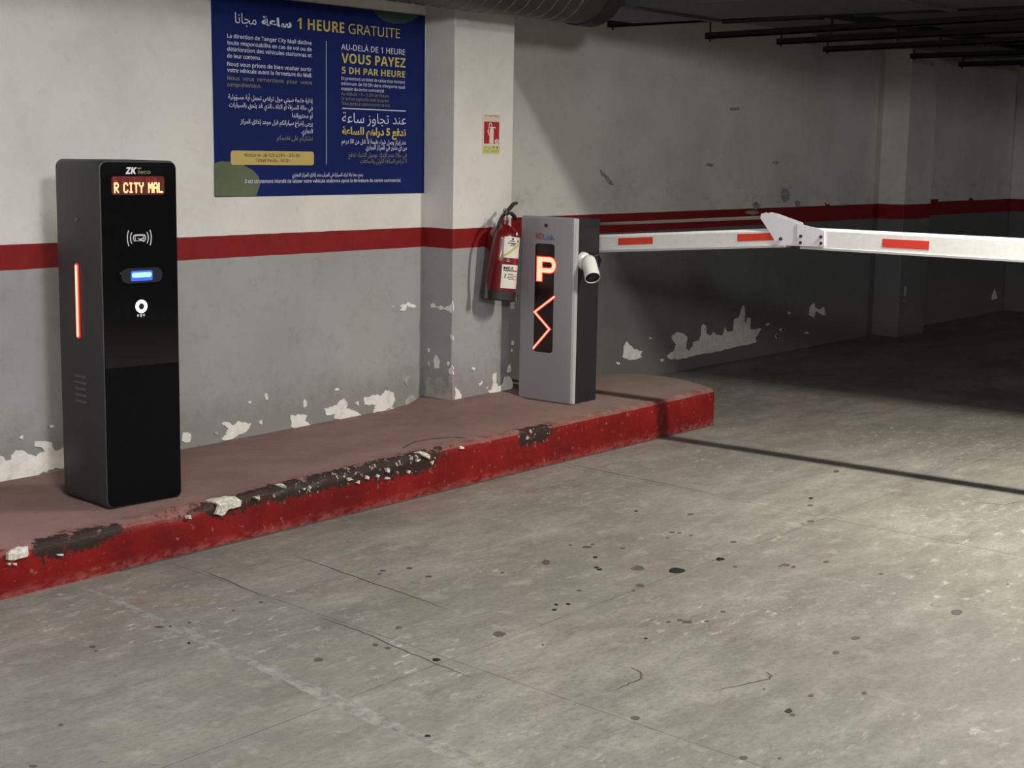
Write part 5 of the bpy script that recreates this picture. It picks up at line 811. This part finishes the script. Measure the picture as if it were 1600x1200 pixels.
# ------------------------------------------------------------------ fire extinguisher on the pillar
eb = Vector((6.240, 5.084, .742)); et = Vector((6.284, 5.084, 1.17))
ex = thing('fire_extinguisher', 'red fire extinguisher hung on the pillar behind the barrier cabinet', 'extinguisher', tuple(eb))
mt, L = along(eb, et); RR = .087
mesh_obj('cylinder', lathe(bmesh.new(), [(0, .012), (RR-.012, .012), (RR-.003, .022), (RR, .034), (RR, .205), (RR+.001, .208), (RR, .211), (RR, .325), (RR-.003, .342), (RR-.014, .364), (RR-.032, .383), (RR-.055, .396), (.021, .402), (.021, .425), (0, .425)], 40, mt), M['ext_red'], ex, True)
mesh_obj('foot_band', lathe(bmesh.new(), [(0, 0), (RR-.004, 0), (RR+.003, .006), (RR+.004, .048), (RR, .052), (0, .052)], 40, mt), M['rubber'], ex, True)
vv = mesh_obj('valve', lathe(bmesh.new(), [(0, .415), (.017, .415), (.019, .42), (.019, .437), (.014, .44), (.014, .468), (0, .468)], 18, mt), M['brass'], ex, True)
tp = et+Vector((.006, 0, .045))
def lever(pts, wd, th_):
    bm = bmesh.new(); r_ = []
    for i, p in enumerate(pts):
        r_.append([bm.verts.new(Vector(p)+Vector((0, s*wd, h))) for s, h in ((-1, -th_), (1, -th_), (1, th_), (-1, th_))])
    for a, b_ in zip(r_, r_[1:]):
        for i in range(4): bm.faces.new((a[i], a[(i+1) % 4], b_[(i+1) % 4], b_[i]))
    bm.faces.new(r_[0]); bm.faces.new(r_[-1]); return bm
x0, z0 = 6.292, 1.185
mesh_obj('lever', lever([(x0-.025, 5.072, z0+.020), (x0+.002, 5.065, z0+.036), (x0+.028, 5.058, z0+.064), (x0+.048, 5.054, z0+.070)], .011, .006), M['rubber'], ex, True)
mesh_obj('carry_handle', lever([(x0-.01, 5.07, z0+.014), (x0+.015, 5.065, z0+.018), (x0+.036, 5.06, z0+.004), (x0+.048, 5.055, z0-.014)], .012, .006), M['rubber'], ex, True)
mesh_obj('safety_pin', ring_bm(bmesh.new(), x0-.038, z0+.028, .016, .012, (Vector((0, 5.06, 0)), X_, Z_, -Y_), -.002, .002, 18), M['brass'], ex)
hp = [(x0-.02, 5.075, z0+.012), (x0-.075, 5.05, z0-.002), (x0-.125, 5.035, z0-.05), (x0-.155, 5.04, z0-.13), (x0-.165, 5.055, z0-.22), (x0-.168, 5.07, z0-.30), (x0-.166, 5.08, z0-.36)]
hs = []
for i in range(len(hp)-1):
    for k in range(4):
        f = k/4; p_ = [Vector(hp[max(i-1, 0)]), Vector(hp[i]), Vector(hp[i+1]), Vector(hp[min(i+2, len(hp)-1)])]
        hs.append(0.5*((2*p_[1])+(p_[2]-p_[0])*f+(2*p_[0]-5*p_[1]+4*p_[2]-p_[3])*f*f+(3*p_[1]-p_[0]-3*p_[2]+p_[3])*f**3))
mesh_obj('hose', Tb(hs, .0095, 10), M['hose'], ex, True)
nz_ = hs[-1]
mesh_obj('nozzle', Tb([nz_+Vector((0, 0, .01)), nz_+Vector((0, 0, -.03)), nz_+Vector((-.004, 0, -.075))], .014, 14, rads=[.0095, .015, .020]), M['rubber'], ex, True)
def wrap(a0, a1, h0, h1, rad, tk):
    bm = bmesh.new(); n_ = 14; g0, g1 = [], []
    for i in range(n_+1):
        a = R(a0+(a1-a0)*i/n_)
        for lst, h in ((g0, h0), (g1, h1)):
            lst.append(bm.verts.new(mt @ ROT @ Vector((rad*math.cos(a), rad*math.sin(a), h))))
    for i in range(n_): bm.faces.new((g0[i], g0[i+1], g1[i+1], g1[i]))
    return bm
# lathe frame may be spun: find the spin that makes angle 0 point to world +X
q = (mt.to_3x3().inverted() @ X_); ROT = Matrix.Rotation(math.atan2(q.y, q.x), 4, 'Z')
l1 = mesh_obj('label', wrap(-137, -60, .228, .338, RR+.0012, 0), M['paper'], ex, True)
l2 = mesh_obj('label', wrap(-138, -60, .068, .192, RR+.0012, 0), M['paper'], ex, True)
for a0, a1, h in ((-118, -96, .314), (-124, -88, .303), (-112, -92, .298), (-116, -94, .290)): mesh_obj('label_line', wrap(a0, a1, h, h+.004, RR+.0020, 0), M['ink'], l1)
for a0, h in ((-110, .322), (-84, .312)): mesh_obj('label_emblem', wrap(a0, a0+8, h, h+.011, RR+.0020, 0), M['ink'], l1)
bm = bmesh.new(); g0, g1 = [], []
for i in range(13):
    f = i/12; a = R(-136+66*f)
    g0.append(bm.verts.new(mt @ ROT @ Vector(((RR+.002)*math.cos(a), (RR+.002)*math.sin(a), .228+.072*f)))); g1.append(bm.verts.new(mt @ ROT @ Vector(((RR+.002)*math.cos(a), (RR+.002)*math.sin(a), .243+.072*f))))
for i in range(12): bm.faces.new((g0[i], g0[i+1], g1[i+1], g1[i]))
mesh_obj('label_stripe', bm, M['label_band'], l1)
def curved_text(name, body, a0, a1, h, cap, par):
    bm = text_bm(body, 1.0); xs_ = [v.co.x for v in bm.verts]; lo, hi_ = min(xs_), max(xs_)
    for v in bm.verts:
        a = R(a0+(a1-a0)*(v.co.x-lo)/(hi_-lo)); hh = h+v.co.y*cap/.727
        v.co = mt @ ROT @ Vector(((RR+.0022)*math.cos(a), (RR+.0022)*math.sin(a), hh))
    return mesh_obj(name, bm, M['ink'], par)
curved_text('label_text', 'MEA', -132, -92, .166, .016, l2)
for a0, a1, h, w_ in ((-132, -66, .158, .005), (-116, -92, .141, .004), (-114, -70, .132, .003), (-118, -88, .122, .004), (-112, -70, .114, .003)): mesh_obj('label_line', wrap(a0, a1, h, h+w_, RR+.0020, 0), M['ink'], l2)
curved_text('label_text', '?', -128, -121, .121, .022, l2)
mesh_obj('label', wrap(-88, -76, .349, .363, RR-.006, 0), M['paper'], ex)
mesh_obj('wall_bracket', B(6.31, 6.35, 5.165, 5.186, 1.05, 1.12, bev=.003), M['bolt'], ex)

# ------------------------------------------------------------------ extinguisher sign
FP = (Vector((0, 5.185, 0)), X_, Z_, -Y_)
sg = thing('extinguisher_sign', 'small red fire extinguisher sign on the pillar above the extinguisher', 'sign', (6.28, 5.184, 1.51))
mesh_obj('backing', Pr(rrect(6.208, 6.352, 1.508, 1.718, .004, 3), FP, -.001, .003), M['sign_pink'], sg)
mesh_obj('header_band', Pr(rrect(6.214, 6.348, 1.681, 1.702, .002, 2), FP, .002, .0036), M['sign_cream'], sg)
text('header_text', 'EXTINCTEUR', FP, 6.222, 6.342, 1.703, .008, M['ink'], sg, .3, off=.0036)
mesh_obj('red_field', Pr(rrect(6.219, 6.344, 1.563, 1.677, .004, 3), FP, .002, .0037), M['sign_red'], sg)
mesh_obj('pictogram', Pr([(6.263, 1.564), (6.297, 1.564), (6.298, 1.634), (6.293, 1.644), (6.287, 1.650), (6.283, 1.650), (6.273, 1.644), (6.265, 1.634)], FP, .003, .0044), M['sign_pink'], sg)
mesh_obj('pictogram', ring_bm(bmesh.new(), 6.270, 1.658, .0145, .0085, FP, .003, .0044, 18), M['sign_pink'], sg)
mesh_obj('pictogram', Pr([(6.287, 1.652), (6.310, 1.650), (6.317, 1.644), (6.312, 1.643), (6.288, 1.646)], FP, .003, .0044), M['sign_pink'], sg)
mesh_obj('pictogram', Pr([(6.257, 1.655), (6.261, 1.655), (6.258, 1.625), (6.263, 1.605), (6.259, 1.604), (6.248, 1.622), (6.244, 1.634), (6.252, 1.626)], FP, .003, .0044), M['sign_pink'], sg)
mesh_obj('number_disc', Pr(disc(6.325, 1.575, .018, .012), FP, .003, .0045), M['paper'], sg)
text('number', '3', FP, 6.317, 6.333, 1.568, .013, M['sign_red'], sg, .4, off=.0049)
mesh_obj('footer_band', Pr(rrect(6.212, 6.350, 1.512, 1.552, .002, 2), FP, .002, .0036), M['sign_yellow'], sg)
for u0, u1, v0, v1, mm in ((6.222, 6.245, 1.538, 1.549, 'label_band'), (6.258, 6.280, 1.534, 1.543, 'label_band'), (6.296, 6.304, 1.540, 1.548, 'ink'), (6.326, 6.333, 1.536, 1.550, 'ink'), (6.216, 6.262, 1.520, 1.530, 'label_band'), (6.274, 6.336, 1.519, 1.530, 'label_band')):
    mesh_obj('footer_mark', Pr([(u0, v0), (u1, v0), (u1, v1), (u0, v1)], FP, .003, .0041), M[mm], sg)

# ------------------------------------------------------------------ tariff poster
FQ = (Vector((0, 5.3855, 0)), X_, Z_, -Y_)
po = thing('tariff_poster', 'large navy blue parking tariff poster in French and Arabic on the white wall', 'poster', (5.27, 5.388, 1.3))
sheet = mesh_obj('sheet', Pr([(4.572, 1.298), (5.980, 1.301), (5.977, 2.207), (4.562, 2.203)], FQ, -.0025, .0), M['post_blue'], po)
mesh_obj('green_corner', Pr([tuple(p) for p in DATA['green']], FQ, -.001, .0005), M['post_green'], po)
mesh_obj('green_corner', Pr([tuple(p) for p in DATA['green2']], FQ, -.001, .0005), M['post_dkgreen'], po)
bx_ = DATA['box']; us = [p[0] for p in bx_]; vs = [p[1] for p in bx_]
gb = mesh_obj('gold_box', Pr(rrect(min(us), max(us), (vs[2]+vs[3])/2, (vs[0]+vs[1])/2, .014), FQ, -.001, .0006), M['post_gold'], po)
ru = DATA['rule']; zz = (ru[0][1]+ru[1][1])/2
mesh_obj('rule', Pr([(ru[0][0], zz-.0025), (ru[1][0], zz-.0025), (ru[1][0], zz+.0025), (ru[0][0], zz+.0025)], FQ, -.001, .0006), M['post_white'], po)
dv_ = DATA['divider']; xm = (dv_[0][0]+dv_[1][0])/2
mesh_obj('divider', Pr([(xm-.0035, dv_[1][1]), (xm+.0035, dv_[1][1]), (xm+.0035, dv_[0][1]), (xm-.0035, dv_[0][1])], FQ, -.001, .0006), M['post_rule'], po)
pm = {'w': M['post_white'], 'y': M['post_yellow'], 'o': M['post_olive'], 'k': M['ink']}
for kind, s, u0, u1, v0, cap, c, wt_ in DATA['text']:
    body = arabic(s) if kind == 'a' else sans(s, wt_ >= 0.9)
    if kind == 'l' and wt_ >= 0.9: wt_ = 0.0
    if kind == 'a' and wt_ >= 0.9: wt_ = 2.2
    big = cap > 0.035
    text('printed_line', body, FQ, u0, u1, v0, cap, pm[c], po, (wt_*1.6 if wt_ < .9 else wt_)*(1.0 if kind == 'l' else 0.8), 3 if big else 2, off=.0012, capr=.727 if kind == 'l' else .74)
